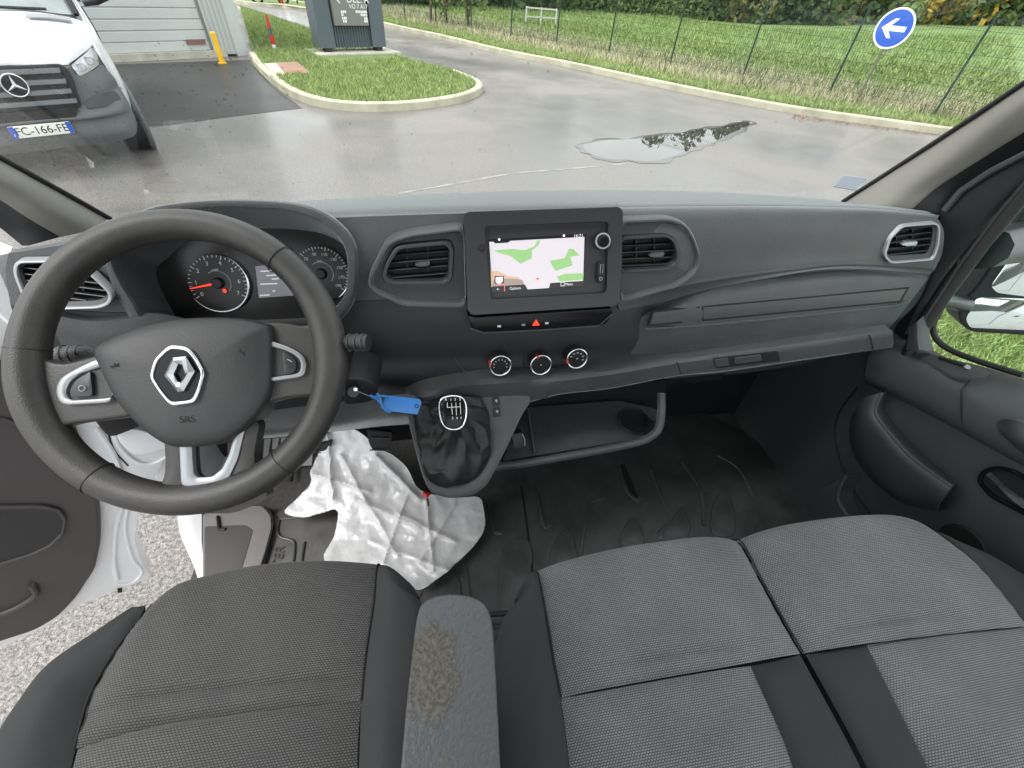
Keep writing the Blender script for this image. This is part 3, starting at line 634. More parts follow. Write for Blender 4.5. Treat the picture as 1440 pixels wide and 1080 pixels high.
tl = [(330, 8, 46, 5, 'g'), (470, 10, 44, 8, 'd'), (560, 22, 36, 5, 'g'), (610, 25, 40, 10, 'd'), (660, 26, 42, 9, 'o'), (705, 28, 44, 12, 'd'), (760, 30, 46, 11, 'g'), (815, 31, 50, 13, 'd'), (870, 33, 52, 12, 'd'), (925, 33, 54, 10, 'g'), (985, 34, 54, 12, 'd'), (1045, 34, 54, 9, 'o'), (1105, 34, 54, 13, 'd'), (1160, 33, 55, 10, 'o'), (1215, 33, 56, 12, 'g'), (1275, 34, 57, 9, 'y'), (1320, 34, 57, 8, 'y'), (1370, 35, 58, 12, 'd'), (1430, 36, 58, 10, 'g'), (1500, 40, 58, 11, 'd')]
NMK = {'g': ('mid green', leafg_m), 'd': ('dark green', leafd_m), 'o': ('olive brown', leafo_m), 'y': ('yellow autumn', leafy_m)}
ordn = {}
place_words = {330: 'beyond the corrugated workshop wall', 470: 'straight behind the grey totem sign', 560: 'just right of the totem sign, leftmost of the far trees', 610: 'left of the fence, second from the totem', 660: 'above the left end of the fence', 705: 'above the left part of the fence', 760: 'above the white gate in the field', 815: 'just right of the white gate in the field', 870: 'third right of the white gate', 925: 'above the fourth fence post from the sign', 985: 'above the middle of the field edge', 1045: 'between two dark trees mid field', 1105: 'left of the two trees next to the round blue sign', 1160: 'last but one tree left of the blue sign', 1215: 'directly left of the round blue sign', 1275: 'directly right of the round blue sign', 1320: 'right of the other yellow tree', 1370: 'right of the yellow trees', 1430: 'at the far right end of the tree line', 1500: 'behind the right windscreen pillar'}
for i, (px, py, D, h, k) in enumerate(tl):
    p = far_pt(px, py, D); h *= .74
    make_tree(p, h, h*.36+1.2, .02, NMK[k][1], 100+i, NMK[k][0]+' tree '+place_words[px], nleaf=5600 if h > 9 else 4200, size=.30)
# low hedge filling the foot of the trees
hp = []
for i in range(26000):
    px = rng.uniform(540, 1500); D = np.interp(px, [540, 760, 1100, 1500], [37, 47, 55, 59]); q = far_pt(px, np.interp(px, [540, 800, 1440], [22, 31, 36]), D); hp.append((q[0]+rng.normal(0, .5), q[1]+rng.normal(0, .5), q[2]+abs(rng.normal(0, .9))))
hp = np.array(hp)
a = rng.normal(0, 1, hp.shape); b = rng.normal(0, 1, hp.shape); a /= np.linalg.norm(a, axis=1)[:, None]; b /= np.linalg.norm(b, axis=1)[:, None]
v = np.stack([hp-a*.2, hp-b*.12, hp+a*.2, hp+b*.12], 1).reshape(-1, 3)
me = bpy.data.meshes.new('undergrowth'); me.from_pydata((v+V(0, 0, OZ)).tolist(), [], [[4*i, 4*i+1, 4*i+2, 4*i+3] for i in range(len(hp))]); me.materials.append(leafg_m)
o = bpy.data.objects.new('undergrowth', me); COL.objects.link(o); o['kind'] = 'stuff'
# saplings along the left fence
for i, (px, py, hgt) in enumerate(((585, 42, 3.2), (608, 46, 2.6), (640, 50, 3.4))):
    b = G(px, py)+nrm_v*.9
    make_tree(b+V(0, 0, .1), hgt, .9, .3, leafg_m, 300+i, ('thin sapling by the far end of the fence', 'small sapling between two others by the fence', 'taller sapling nearest of three by the fence')[i], nleaf=700, size=.09, nm='sapling', group='saplings by the far fence')
# white gate in the field
wg = far_pt(760, 33, 30); gt = thing('field_gate', 'small white gate standing in the field before the dark hedge', 'gate', wg)
gx = nrm(V(.95, -.3, 0))
gatem = mat('gate_paint', (.55, .56, .52), .6)
for s in (-1, 0, 1): v, f = box_geo(wg+gx*s*.8+V(0, 0, .3), gx*.035, V(0, .04, 0), (0, 0, .35)); mk('gate_post', v, f, gatem, gt)
for h in (.25, .6): v, f = box_geo(wg+V(0, 0, h), gx*.8, V(0, .02, 0), (0, 0, .03)); mk('gate_rail', v, f, gatem, gt)

# ================================================================== WHITE VAN OPPOSITE
A_ = radians(33); vu = V(cos(A_), sin(A_), 0); vw = V(-sin(A_), cos(A_), 0)
VO = P(60, 183, z=-(OZ-.5)); VO = V(VO[0], VO[1], -OZ)
spr = thing('parked_van', 'white panel van parked facing us in front of the roller door', 'van', VO)
def S(a, d, h): return VO+vu*a+vw*d+V(0, 0, h)
def mirror_rows(rows): return rows
def body_sheet(name, prof_rows, m, nu=28, sub=4, **k): return sheet(name, prof_rows, m, spr, nu=nu, sub=sub, **k)
def sym(pts):   # pts (a>=0,d,h) from centre outward -> full row
    return [S(-a, d, h) for a, d, h in pts[::-1]]+[S(a, d, h) for a, d, h in pts[1:]]
# bonnet
body_sheet('bonnet', [sym([(0, .02, 1.10), (.45, .04, 1.08), (.56, .08, 1.10), (.80, .26, 1.20)]), sym([(0, .12, 1.20), (.45, .14, 1.19), (.7, .2, 1.19), (.86, .36, 1.23)]), sym([(0, .45, 1.33), (.5, .47, 1.32), (.78, .5, 1.28), (.90, .58, 1.25)]), sym([(0, .88, 1.44), (.5, .9, 1.43), (.8, .94, 1.38), (.93, .98, 1.33)])], white_m, thick=(0, 0, -.02))
# windscreen and roof
body_sheet('windscreen', [sym([(0, .90, 1.44), (.5, .93, 1.43), (.83, 1.02, 1.40)]), sym([(0, 1.5, 2.12), (.5, 1.53, 2.11), (.80, 1.62, 2.06)])], farglass_m, thick=vw*.02-V(0, 0, .0))
body_sheet('roof', [sym([(0, 1.5, 2.13), (.5, 1.53, 2.12), (.86, 1.64, 2.06)]), sym([(0, 1.9, 2.42), (.5, 1.93, 2.40), (.9, 2.0, 2.3)]), sym([(0, 2.6, 2.55), (.5, 2.6, 2.54), (.92, 2.6, 2.44)]), sym([(0, 5.4, 2.56), (.5, 5.4, 2.55), (.92, 5.4, 2.45)])], white_m, thick=(0, 0, -.03))
for s in (1, -1):
    SS = lambda a, d, h: S(a*s, d, h)
    # side body: rows along height
    rows = [[SS(.93, .62, .42), SS(.97, 1.0, .35), SS(.99, 2.0, .30), SS(.99, 5.5, .30)], [SS(.90, .34, .86), SS(.98, .62, .84), SS(1.01, 2.0, .82), SS(1.01, 5.5, .82)], [SS(.86, .34, 1.22), SS(.96, .75, 1.22), SS(1.01, 2.0, 1.22), SS(1.01, 5.5, 1.22)], [SS(.93, .98, 1.34), SS(.96, 1.05, 1.42), SS(.985, 2.0, 1.5), SS(.985, 5.5, 1.5)], [SS(.86, 1.64, 2.06), SS(.90, 1.9, 2.2), SS(.93, 2.2, 2.36), SS(.92, 5.5, 2.44)]]
    sheet('side_panel', rows, white_m, spr, nu=36, sub=5, thick=-vu*s*.03)
    # A pillar trim (dark line) and side window
    wv = [SS(.982, 1.22, 1.50), SS(.99, 2.05, 1.50), SS(.955, 2.05, 2.12), SS(.925, 1.78, 2.12), SS(.95, 1.38, 1.66)]
    slab('side_window', rnd(wv, .04, 3), vu*s*.016, farglass_m if s < 0 else pitch_m, spr, bev=0)
    tube('window_seal', [SS(.87, 1.0, 1.40), SS(.88, 1.3, 1.74), SS(.86, 1.62, 2.08)], .028, pitch_m, spr, seg=6)
    # door mirror
    mr_ = tube('door_mirror', [SS(1.0, 1.12, 1.50), SS(1.12, 1.10, 1.52), SS(1.18, 1.10, 1.56), SS(1.19, 1.1, 1.8), SS(1.17, 1.1, 2.0)], [.03, .04, .10, .11, .07], pitch_m, spr, seg=12)
    # wheel arches lip + wheels
    for k, wd in enumerate((.98, 4.3)):
        cw = SS(.86, wd, .345); ax = vu*s
        v, f = cyl_geo(cw-ax*.12, ax, .345, .345, .23, 40, .03); wh = mk('wheel', v, f, tyre_m, spr)
        v, f = cyl_geo(cw+ax*.10, ax, .21, .17, .02, 28, .01); mk('wheel_cover', v, f, silver_m, wh)
        v, f = ring_geo(cw+ax*.13, ax, .40, .035, 28, 6, -.1, pi+.1, ref=-vw); mk('arch_trim', v, f, dgrey_m, spr)
        v, f = cyl_geo(cw-ax*.14, ax, .395, .395, .275, 30); mk('arch_well', v, f, pitch_m, spr)
    # rub strip and door seam
    tube('rub_strip', [SS(1.01, 1.5, .72), SS(1.02, 2.5, .70), SS(1.02, 5.4, .70)], .05, dgrey_m, spr, seg=6, flat=.4)
    tube('door_seam', [SS(.975, 1.22, .45), SS(1.012, 1.24, .9), SS(1.008, 1.24, 1.25), SS(.975, 1.2, 1.46)], .006, pitch_m, spr, seg=5)
    # headlamp
    hl = [(.535, .055, 1.05), (.62, .10, 1.09), (.72, .17, 1.135), (.815, .27, 1.18), (.835, .30, 1.14), (.80, .23, 1.03), (.70, .14, .99), (.56, .05, .955)]
    hp_ = [SS(*q)-vw*.012 for q in hl]
    hd = slab('headlamp', rnd(hp_, .02, 3), vw*.05, lens_m, spr, bev=.006)
    for q in ((.62, .095, 1.03), (.725, .17, 1.075)):
        v, f = ring_geo(SS(*q)-vw*.022, -vw, .035, .006, 24, 6); mk('reflector', v, f, chrome_m, hd)
# bumper: big dark grey moulding
body_sheet('bumper', [sym([(0, .02, .70), (.42, .03, .70), (.50, .04, .98), (.62, .07, .97), (.78, .20, 1.02), (.86, .34, 1.04)][:2]+[(.5, .03, .72), (.72, .12, .76), (.86, .30, .80), (.90, .42, .82)]), sym([(0, -.04, .63), (.42, -.03, .62), (.70, .03, .64), (.85, .17, .67), (.91, .42, .70)]), sym([(0, -.05, .585), (.42, -.04, .575), (.70, .02, .585), (.85, .16, .60), (.92, .42, .62)]), sym([(0, .0, .55), (.42, .01, .54), (.70, .06, .54), (.84, .18, .54), (.915, .42, .55)]), sym([(0, -.01, .42), (.42, .0, .41), (.70, .05, .40), (.83, .18, .40), (.91, .45, .40)]), sym([(0, .05, .30), (.42, .06, .30), (.70, .12, .30), (.82, .24, .31), (.89, .48, .33)])], dgrey_m, nu=50, sub=4, thick=vw*.03)
for s in (1, -1):
    SS = lambda a, d, h: S(a*s, d, h)
    sheet('bumper_cheek', [[SS(.47, .03, 1.06), SS(.54, .045, 1.05), SS(.56, .05, .955), SS(.70, .135, .985), SS(.80, .22, 1.02), SS(.855, .33, 1.02)][0:1]+[SS(.535, .04, .975), SS(.70, .13, .985), SS(.80, .22, 1.02), SS(.86, .34, 1.0)], [SS(.45, .03, .84), SS(.58, .045, .84), SS(.72, .11, .87), SS(.84, .23, .89), SS(.905, .38, .88)], [SS(.42, .03, .70), SS(.55, .035, .715), SS(.72, .105, .755), SS(.85, .27, .79), SS(.915, .43, .80)]], dgrey_m, spr, nu=26, sub=5, thick=vw*.03)
    slab('fog_recess', rnd([SS(.50, .012, .735)-vw*.02, SS(.70, .07, .80)-vw*.05, SS(.82, .17, .80)-vw*.05, SS(.85, .21, .70)-vw*.04, SS(.66, .04, .665)-vw*.03, SS(.47, -.01, .66)-vw*.01], .03, 3), vw*.07, mat('fog_dark', (.075, .082, .083), .6), spr, bev=.006)
# grille
gr = slab('grille_surround', rnd([S(-.47, -.0, 1.075), S(.47, -.0, 1.075), S(.50, .0, .98), S(.44, -.02, .68), S(-.44, -.02, .68), S(-.50, .0, .98)], .05, 5), vw*.08, pitch_m, spr, bev=.015)
for k, h in enumerate((1.025, .93, .84, .75)):
    v, f = slab_geo(rnd([S(-.43, -.02, h+.022), S(.43, -.02, h+.022), S(.42, -.035, h-.022), S(-.42, -.035, h-.022)], .01, 3), vw*.03, .006); mk('grille_bar', v, f, mat('grille_bar_grey', (.13, .135, .14), .35, metal=.3) if k == 0 else MATS['grille_bar_grey'], gr)
v, f = slab_geo([S(-.40, -.052, .69), S(.40, -.052, .69), S(.34, -.052, .605), S(-.34, -.052, .605)], vw*.05, 0); mk('air_intake', v, f, hole_m, spr)
# star badge
cb = S(0, -.05, .92); v, f = ring_geo(cb, -vw, .098, .009, 48, 8); bd = mk('star_badge', v, f, chrome_m, spr)
v, f = cyl_geo(cb, -vw, .092, .092, .004, 40); mk('badge_back', v, f, pitch_m, bd)
g = Geo()
for k in range(3):
    a = pi/2+k*2*pi/3; d = vu*cos(a)+V(0, 0, sin(a)); e = -vu*sin(a)+V(0, 0, cos(a)); c1 = cb-vw*.010
    g.add([c1-e*.016, c1+e*.016, c1+d*.094, c1-vw*.008], [[0, 3, 2], [3, 1, 2]])
    g.add([c1-e*.016+vw*.006, c1+e*.016+vw*.006, c1+d*.094+vw*.006], [[0, 1, 2]])
g.build('badge_star', chrome_m, bd, smooth=False)
# plate
pc = S(0, -.068, .515); hw, hh_ = .26, .056
def PLt(a, h): return pc+vu*a+V(0, 0, h)
pl_ = slab('number_plate', rnd([PLt(-hw, -hh_), PLt(hw, -hh_), PLt(hw, hh_), PLt(-hw, hh_)], .008, 3), vw*.012, mat('plate_white', (.78, .78, .72), .4), spr, bev=.002)
for a in (-hw+.022, hw-.022):
    v, f = slab_geo([PLt(a-.021, -hh_+.002), PLt(a+.021, -hh_+.002), PLt(a+.021, hh_-.002), PLt(a-.021, hh_-.002)], -vw*.0015, 0); mk('plate_band', v, f, asign_m, pl_)
text('plate_number', 'FC-166-FE', .105, pc-vw*.001, vu, (0, 0, 1), pitch_m, pl_, thick=.001)
text('plate_country', 'F', .035, PLt(-hw+.022, -.03)-vw*.002, vu, (0, 0, 1), signw_m, pl_, thick=.001)
# bonnet vent and wipers
sheet('bonnet_vent', [[S(.40, .66, 1.407), S(.60, .68, 1.40), S(.78, .72, 1.372)], [S(.42, .77, 1.432), S(.60, .79, 1.425), S(.79, .83, 1.395)]], mat('vent_grey', (.28, .29, .29), .6), spr, nu=14, sub=2, thick=(0, 0, -.01))
tube('wiper', [S(.62, .93, 1.455), S(.0, .93, 1.475), S(-.6, .93, 1.47)], .014, pitch_m, spr, seg=6)
body_sheet('cowl', [sym([(0, .87, 1.435), (.5, .89, 1.425), (.86, .96, 1.375)]), sym([(0, .93, 1.45), (.5, .96, 1.44), (.84, 1.03, 1.40)])], pitch_m, thick=(0, 0, -.03))

# ================================================================== THE VAN WE SIT IN
van = thing('cargo_van', 'cab of the van with dark dashboard, grey seats and open driver door', 'van', (.18, .3, -OZ))
def part(name, vs, fs, m, parent=van, **k): return mk(name, vs, fs, m, parent, **k)
# ---- dash front: distance as a function of photo height
def Yf(py): return float(np.interp(py, [250, 285, 300, 330, 440, 510, 560, 640, 720], [.80, .722, .700, .685, .632, .612, .59, .56, .55]))
def D(px, py, off=0.):
    p = P(px, py, y=Yf(py)); return p*(1-off/np.linalg.norm(p))
def DD(pts, off=0.): return [D(*q, off) for q in pts]
BK = V(0, .02, 0)
# base body of the dashboard
rows = [[P(140, 309, y=1.02), P(300, 292, y=1.02), P(500, 278, y=1.02), P(760, 268, y=1.02), P(1000, 270, y=1.0), P(1200, 284, y=.97), P(1322, 300, y=.85)],
        [P(120, 330, y=.86), P(300, 296, y=.86), P(500, 282, y=.86), P(760, 274, y=.86), P(1000, 276, y=.86), P(1200, 286, y=.84), P(1322, 302, y=.78)],
        [P(60, 345, y=.745), P(300, 303, y=.745), P(500, 292, y=.745), P(760, 285, y=.745), P(1000, 285, y=.745), P(1200, 289, y=.735), P(1320, 304, y=.73)],
        DD([(12, 356), (280, 318), (500, 305), (760, 298), (1000, 297), (1200, 299), (1318, 308)], -.004)]
dash = sheet('dashboard', rows, dash_m, van, nu=260, sub=14, thick=(0, .0, -.015))
rows = [DD([(12, 356), (280, 318), (500, 305), (760, 298), (1000, 297), (1200, 299), (1318, 308)], -.004),
        DD([(8, 385), (200, 378), (480, 360), (760, 350), (1000, 348), (1200, 345), (1324, 340)], -.008),
        DD([(15, 430), (200, 440), (480, 425), (760, 420), (1000, 405), (1200, 392), (1308, 388)], -.012)]
dfront = sheet('dash_front', rows, dash_m, dash, nu=330, sub=16, thick=(0, .012, 0))
# centre fascia: dark lower part of the dash
rows = [DD([(15, 430), (200, 440), (480, 425), (620, 420), (760, 418), (1000, 405), (1200, 392), (1308, 388)], -.010),
        DD([(25, 455), (200, 470), (480, 470), (620, 462), (760, 460), (1000, 450), (1180, 430), (1290, 425)], -.014),
        DD([(60, 480), (200, 500), (480, 505), (620, 500), (760, 495), (1000, 485), (1180, 460), (1262, 455)], -.022),
        [P(80, 500, y=.66), P(200, 525, y=.66), P(480, 545, y=.64), P(620, 545, y=.64), P(760, 540, y=.64), P(1000, 515, y=.66), P(1180, 485, y=.66), P(1255, 475, y=.66)],
        [P(90, 530, y=.80), P(200, 545, y=.80), P(480, 556, y=.80), P(620, 556, y=.80), P(760, 548, y=.80), P(1000, 530, y=.80), P(1180, 505, y=.82), P(1250, 490, y=.84)]]
fascia = sheet('centre_fascia', rows, dash2_m, van, nu=260, sub=10, thick=(0, .012, 0))
# grey knee panel left of the column
sheet('knee_panel', [DD([(60, 440), (130, 452), (210, 448), (300, 462), (440, 464), (478, 452)], .004), DD([(75, 462), (130, 478), (210, 480), (300, 490), (440, 488), (480, 478)], .006), DD([(88, 490), (150, 505), (230, 505), (330, 505), (440, 503), (478, 496)], -.01)], dash_m, van, nu=50, sub=5, thick=(0, .015, 0))
# shelf above passenger: top pad with lid seams
def T_(px, py, off=0.): # point on the upper pad plane
    p0 = P(760, 285, y=.745); p1 = P(760, 268, y=1.02); d = nrm(p1-p0); n = nrm(np.cross(V(1, 0, 0), d)); return PL(px, py, p0+n*off, n)
lid_o = [(514, 306), (540, 286), (575, 279), (640, 275), (760, 270.5), (864, 271), (885, 281), (894, 290), (760, 294), (650, 298)]
lo_ = [P(a_, b_, y=c_)+V(0, 0, .002) for a_, b_, c_ in ((520, 302, .722), (560, 284, .92), (600, 276.5, 1.0), (760, 271, 1.0), (862, 272, 1.0), (884, 281, .86), (893, 290, .735), (760, 291, .735), (640, 296, .73))]
lid = slab('dash_lid', rnd(lo_, .02, 5), (0, 0, -.012), dash_m, van, bev=.0025)
tube('lid_seam', [P(864, 271.5, y=1.0)+V(0, 0, .003), P(885, 280.5, y=.86)+V(0, 0, .003), P(895, 290, y=.733)+V(0, 0, .003)], .0012, groove_m, lid, seg=6)
slab('lid_vent', rnd([P(*q, y=.86)+V(0, 0, .0035) for q in ((566, 284.5), (618, 281), (620, 283), (566, 287))], .004, 3), (0, 0, -.002), groove_m, lid, bev=0)
# ---- passenger airbag pad
pad = [(872, 293), (1000, 291), (1200, 294), (1305, 297), (1323, 306), (1329, 325), (1326, 355), (1318, 381), (1296, 388), (1240, 386), (1205, 379), (1120, 386), (1000, 402), (970, 412), (945, 426), (920, 436), (872, 440)]
def padY(px, py):
    base = Yf(py); return base-.022
pr_ = [(877, 293), (1000, 291), (1120, 291), (1230, 294), (1322, 304)]; 
rows = [[P(872, 287, y=.735), P(1000, 286, y=.735), P(1120, 287, y=.735), P(1230, 291, y=.735), P(1308, 300, y=.735)],
        [D(872, 296, .016), D(1000, 294, .020), D(1120, 294, .020), D(1230, 297, .018), D(1316, 304, .012)],
        [D(872, 325, .018), D(1000, 322, .028), D(1120, 321, .028), D(1230, 322, .028), D(1327, 325, .018)],
        [D(872, 380, .018), D(1000, 370, .024), D(1120, 360, .024), D(1225, 358, .026), D(1325, 355, .018)],
        [D(872, 425, .014), D(975, 394, .020), D(1120, 374, .024), D(1205, 367, .026), D(1318, 372, .018)],
        [D(872, 430, .010), D(965, 404, .016), D(1120, 381, .020), D(1205, 374, .022), D(1314, 380, .014)],
        [D(872, 437, -.01), D(945, 422, -.012), D(1120, 384, -.01), D(1205, 378, -.008), D(1306, 386, -.008)]]
apad = sheet('airbag_pad', rows, dash_m, van, nu=200, sub=16, thick=(0, .012, 0))
tube('pad_seam', [P(880, 289, y=.728), P(1000, 287.5, y=.728), P(1120, 288, y=.728), P(1230, 292, y=.728), P(1300, 300, y=.728)], .0012, groove_m, apad, seg=5)
# ---- glovebox panel below it
rows = [[D(893, 446, -.02), D(950, 425, .0), D(1010, 405, .0), D(1120, 388, .0), D(1205, 382, .0), D(1304, 389, .0)],
        [D(893, 452, -.018), D(950, 437, .014), D(1010, 424, .014), D(1120, 403, .014), D(1205, 395, .014), D(1303, 394, .012)],
        [D(892, 465, -.018), D(950, 462, .014), D(1010, 452, .015), D(1120, 436, .015), D(1205, 428, .014), D(1282, 422, .012)],
        [D(888, 486, -.022), D(950, 485, .010), D(1010, 478, .010), D(1120, 464, .010), D(1205, 456, .008), D(1258, 453, .006)],
        [D(880, 507, -.03), D(950, 503, -.01), D(1010, 494, -.01), D(1120, 480, -.01), D(1205, 466, -.01), D(1245, 465, -.01)]]
glov = sheet('glovebox_panel', rows, dash_m, van, nu=50, sub=6, thick=(0, .012, 0))
for nm, a, kk in (('flap_small', [(917, 438), (984, 431), (984, 452), (911, 459)], 0), ('flap_long', [(987, 431), (1279, 404), (1267, 425), (987, 452)], 1)):
    oc = [D(*q, .0165) for q in a]; c = sum(oc)/4
    slab('flap_gap', oc, (0, .004, 0), groove_m, glov, bev=0)
    s_ = [q+(c-q)*.0-V(0, .0016, 0) for q in oc]; s_ = [D(*q, .0175) for q in {0: [(919.5, 440), (981.5, 433), (981.5, 450), (914.5, 456.5)], 1: [(989.5, 433), (1275, 406.5), (1265, 423), (989.5, 449.5)]}[kk]]
    slab('glovebox_flap', s_, (0, .006, 0), dash_m, glov, bev=.001)
tube('panel_edge', [D(908, 463, .0155), D(985, 458, .0165), D(1120, 445, .0165), D(1262, 429, .0155), D(1275, 423, .0155)], .0016, dash_m, glov, seg=8)
# ---- long grey shelf strip running down to the gear console
strip_t = [(592, 556), (640, 545), (700, 538), (780, 534), (860, 524), (945, 510), (1020, 499), (1110, 487), (1200, 474), (1256, 466)]
strip_b = [(600, 575), (650, 572), (735, 566), (790, 553), (860, 545), (950, 528), (1020, 521), (1110, 508), (1200, 495), (1257, 487)]
def ST(px, py, off=0.): p = P(px, py, y=float(np.interp(px, [560, 800, 1257], [.585, .585, .60]))); return p*(1-off/np.linalg.norm(p))
_st = lambda L, d=(0, 0, 0), o=0.: [ST(L[0][0]-26, L[0][1]+6)+V(0, .045, -.015)+V(*d)]+[ST(*q, o)+V(*d) for q in L]
rows = [_st(strip_t, (0, .05, 0)), _st(strip_t), _st(strip_b, (0, 0, 0), .002), _st(strip_b, (0, .01, -.008)), _st(strip_b, (0, .08, -.012))]
strip = sheet('shelf_strip', rows, dash_m, van, nu=90, sub=4, smooth_rows=False, thick=(0, 0, -.004))
for a, b in (((952, 509), (958, 527)), ((1223, 471), (1228, 492))): tube('strip_seam', [ST(*a, .0005), ST(*b, .003)], .001, groove_m, strip, seg=5)
slab('latch_recess', rnd([ST(1003, 505, .0045), ST(1094, 494, .0045), ST(1097, 508, .0055), ST(1008, 518, .0055)], .004, 3), (0, .004, 0), groove_m, strip, bev=0)
slab('latch_button', rnd([ST(1005, 506, .007), ST(1024, 503.5, .007), ST(1026, 514, .008), ST(1008, 516, .008)], .003, 3), (0, .006, 0), dash_m, strip, bev=.001)
slab('latch_bar', rnd([ST(1033, 504, .008), ST(1070, 499, .008), ST(1072, 507, .009), ST(1035, 512, .009)], .003, 3), (0, .006, 0), dash_m, strip, bev=.0012)
# ---- gear console: surround, boot, knob
con_o = [(585, 556), (640, 545), (735, 545), (748, 562), (733, 585), (716, 622), (700, 655), (684, 684), (664, 697), (632, 701), (606, 694), (595, 672), (586, 640), (576, 600), (572, 575)]
con_i = [(591, 562), (640, 556), (674, 560), (687, 576), (690, 602), (686, 648), (672, 671), (650, 682), (618, 683), (600, 672), (592, 640), (584, 600), (581, 572)]
cp0 = P(690, 560, y=.585); cn = nrm(V(0, -.62, .78))
def CP(px, py, off=0.): return PL(px, py, cp0, cn, off)
co = rnd([CP(*q) for q in con_o], .01, 4); ci = rnd([CP(*q) for q in con_i], .008, 4)
def start_at(p, ref):
    p = np.asarray(p); i = np.argmin(np.linalg.norm(p-ref, axis=1)); return np.roll(p, -i, 0)
co = resample(co, 160); ci = resample(ci, 160); 
# match inner to outer by angle around centre
def match(o, i):
    c = i.mean(0); e1 = nrm(i[0]-c); n = nrm(np.cross(i[0]-c, i[40]-c)); e2 = np.cross(n, e1)
    an = lambda q: np.arctan2((q-c) @ e2, (q-c) @ e1)
    ai = an(i); s = np.argsort(ai); ii = i[s]; ai = ai[s]; ao = an(o)
    out = np.stack([np.interp(ao, np.r_[ai-2*pi, ai, ai+2*pi], np.r_[ii[:, k], ii[:, k], ii[:, k]]) for k in range(3)], 1); return out
def mframe_geo(o, i, depth, lift=0., idepth=None):
    o = np.asarray(o); i = match(o, np.asarray(i)); depth = np.asarray(depth, float); up = -nrm(depth)*lift; idepth = depth if idepth is None else np.asarray(idepth, float)
    rings = [o+depth, o, o*.8+i*.2+up*.8, (o+i)/2+up, i*.85+o*.15+up*.8, i, i+idepth] if lift else [o+depth, o, i, i+idepth]
    return np.vstack(rings), gridfaces(len(rings), len(o), True)
def mframe(name, o, i, depth, m, parent, lift=0., idepth=None, N=120, **k):
    v, f = mframe_geo(resample(o, N), resample(i, N), depth, lift, idepth); return mk(name, v, f, m, parent, **k)
cons = mframe('gear_console', co, ci, -cn*.05, dash_m, van, lift=.004, idepth=-cn*.02)
# lower nose of the console
nose = resample([CP(*q) for q in con_o], 120); sel = [q for q in nose]
v = np.vstack([nose+cn*.0, nose-cn*.05, (nose-nose.mean(0))*.94+nose.mean(0)+V(0, .06, -.10)]); part('console_side', v[120:], gridfaces(2, 120, True), dash2_m, cons)
c_in = ci.mean(0); kn0 = CP(637, 583, .085)
def boot():
    N = 96; base = ci; rings = []; prof = [(1.0, 0, 0), (.97, .008, .0), (.86, .022, .08), (.66, .03, .22), (.50, .040, .42), (.36, .052, .68), (.26, .066, .9), (.2, .078, 1)]
    base = resample(base, N)
    for j, (s, h, t) in enumerate(prof):
        c = c_in*(1-t)+(kn0-cn*.085)*t; a = np.arange(N)/N*2*pi
        wr = 1+(.11*sin(j*1.3)*np.sin(a*5+j)+.07*np.sin(a*9+j*2.1)+.05*np.sin(a*14+j*1.1))*min(1, j/2.5)*(1 if j < 7 else .3)
        rings.append(c+(base-c_in)*(s*wr)[:, None]+cn*(h+.006*np.sin(a*4+j*1.9)*min(1, j/2))[:, None])
    g2 = np.array(rings); out = np.stack([cr(g2[:, k], 36) for k in range(N)], 1)
    return out.reshape(-1, 3), gridfaces(36, N, True)
v, f = boot(); bt = part('gear_boot', v, f, boot_m, cons)
for a_ in range(3):
    pass
ka = nrm(kn0-c_in+cn*.05+V(0, .03, .0)); kc = kn0
kup = nrm(V(0, .80, .60)); kx = V(1, 0, 0); kn_n = nrm(np.cross(kx, kup)); 
def KP(px, py, off=0.): return PL(px, py, kn0, cn*.4+nrm(-ray(637, 583))*.6, off)
ko = [(616, 570), (621, 559), (637, 555), (652, 559), (657, 572), (656, 590), (650, 602), (638, 606), (626, 602), (619, 590)]
kpts = resample(cr([KP(*q) for q in ko], 80, True), 80); kax = nrm(cn*.4+nrm(-ray(637, 583))*.6)
knob = dome('gear_knob', kpts, kax, [(.45, -.085), (.55, -.05), (.88, -.028), (1.0, -.012), (1.0, -.003), (.96, 0)], gloss_m, cons, N=80)
v, f = tube_geo(kpts*.93+kpts.mean(0)*.07+kax*.001, .0014, 8, True, up=kax); mk('knob_ring', v, f, chrome_m, knob)
dome('knob_cap', (kpts-kpts.mean(0))*.86+kpts.mean(0), kax, [(1, -.001), (.97, .0025), (.7, .005), (.0001, .006)], gloss_m, knob, N=80)
def KT(px, py): return KP(px, py, .0075)
g = Geo()
for a, b in (((629, 566), (629, 573)), ((629, 573), (647, 572)), ((635, 567), (636, 583)), ((641, 566), (642, 584)), ((647, 566), (648, 583)), ):
    v, f = tube_geo([KT(*a), KT(*b)], .0006, 5); g.add(v, f)
ex_ = nrm(KT(645, 570)-KT(630, 570)); ey_ = nrm(KT(640, 562)-KT(640, 575))
for s, q in (('R', (627, 562)), ('1', (634, 562.5)), ('3', (640, 562)), ('5', (647, 562)), ('2', (636.5, 588)), ('4', (642.5, 588)), ('6', (648.5, 587.5))): text('t', s, .0062, KT(*q), ex_, ey_, None, g=g)
g.build('shift_pattern', mark_m, knob, smooth=False)
tube('boot_seam', [CP(639, 676, .006), CP(639, 660, .018), CP(640, 645, .028)], .0012, groove_m, bt, seg=5)
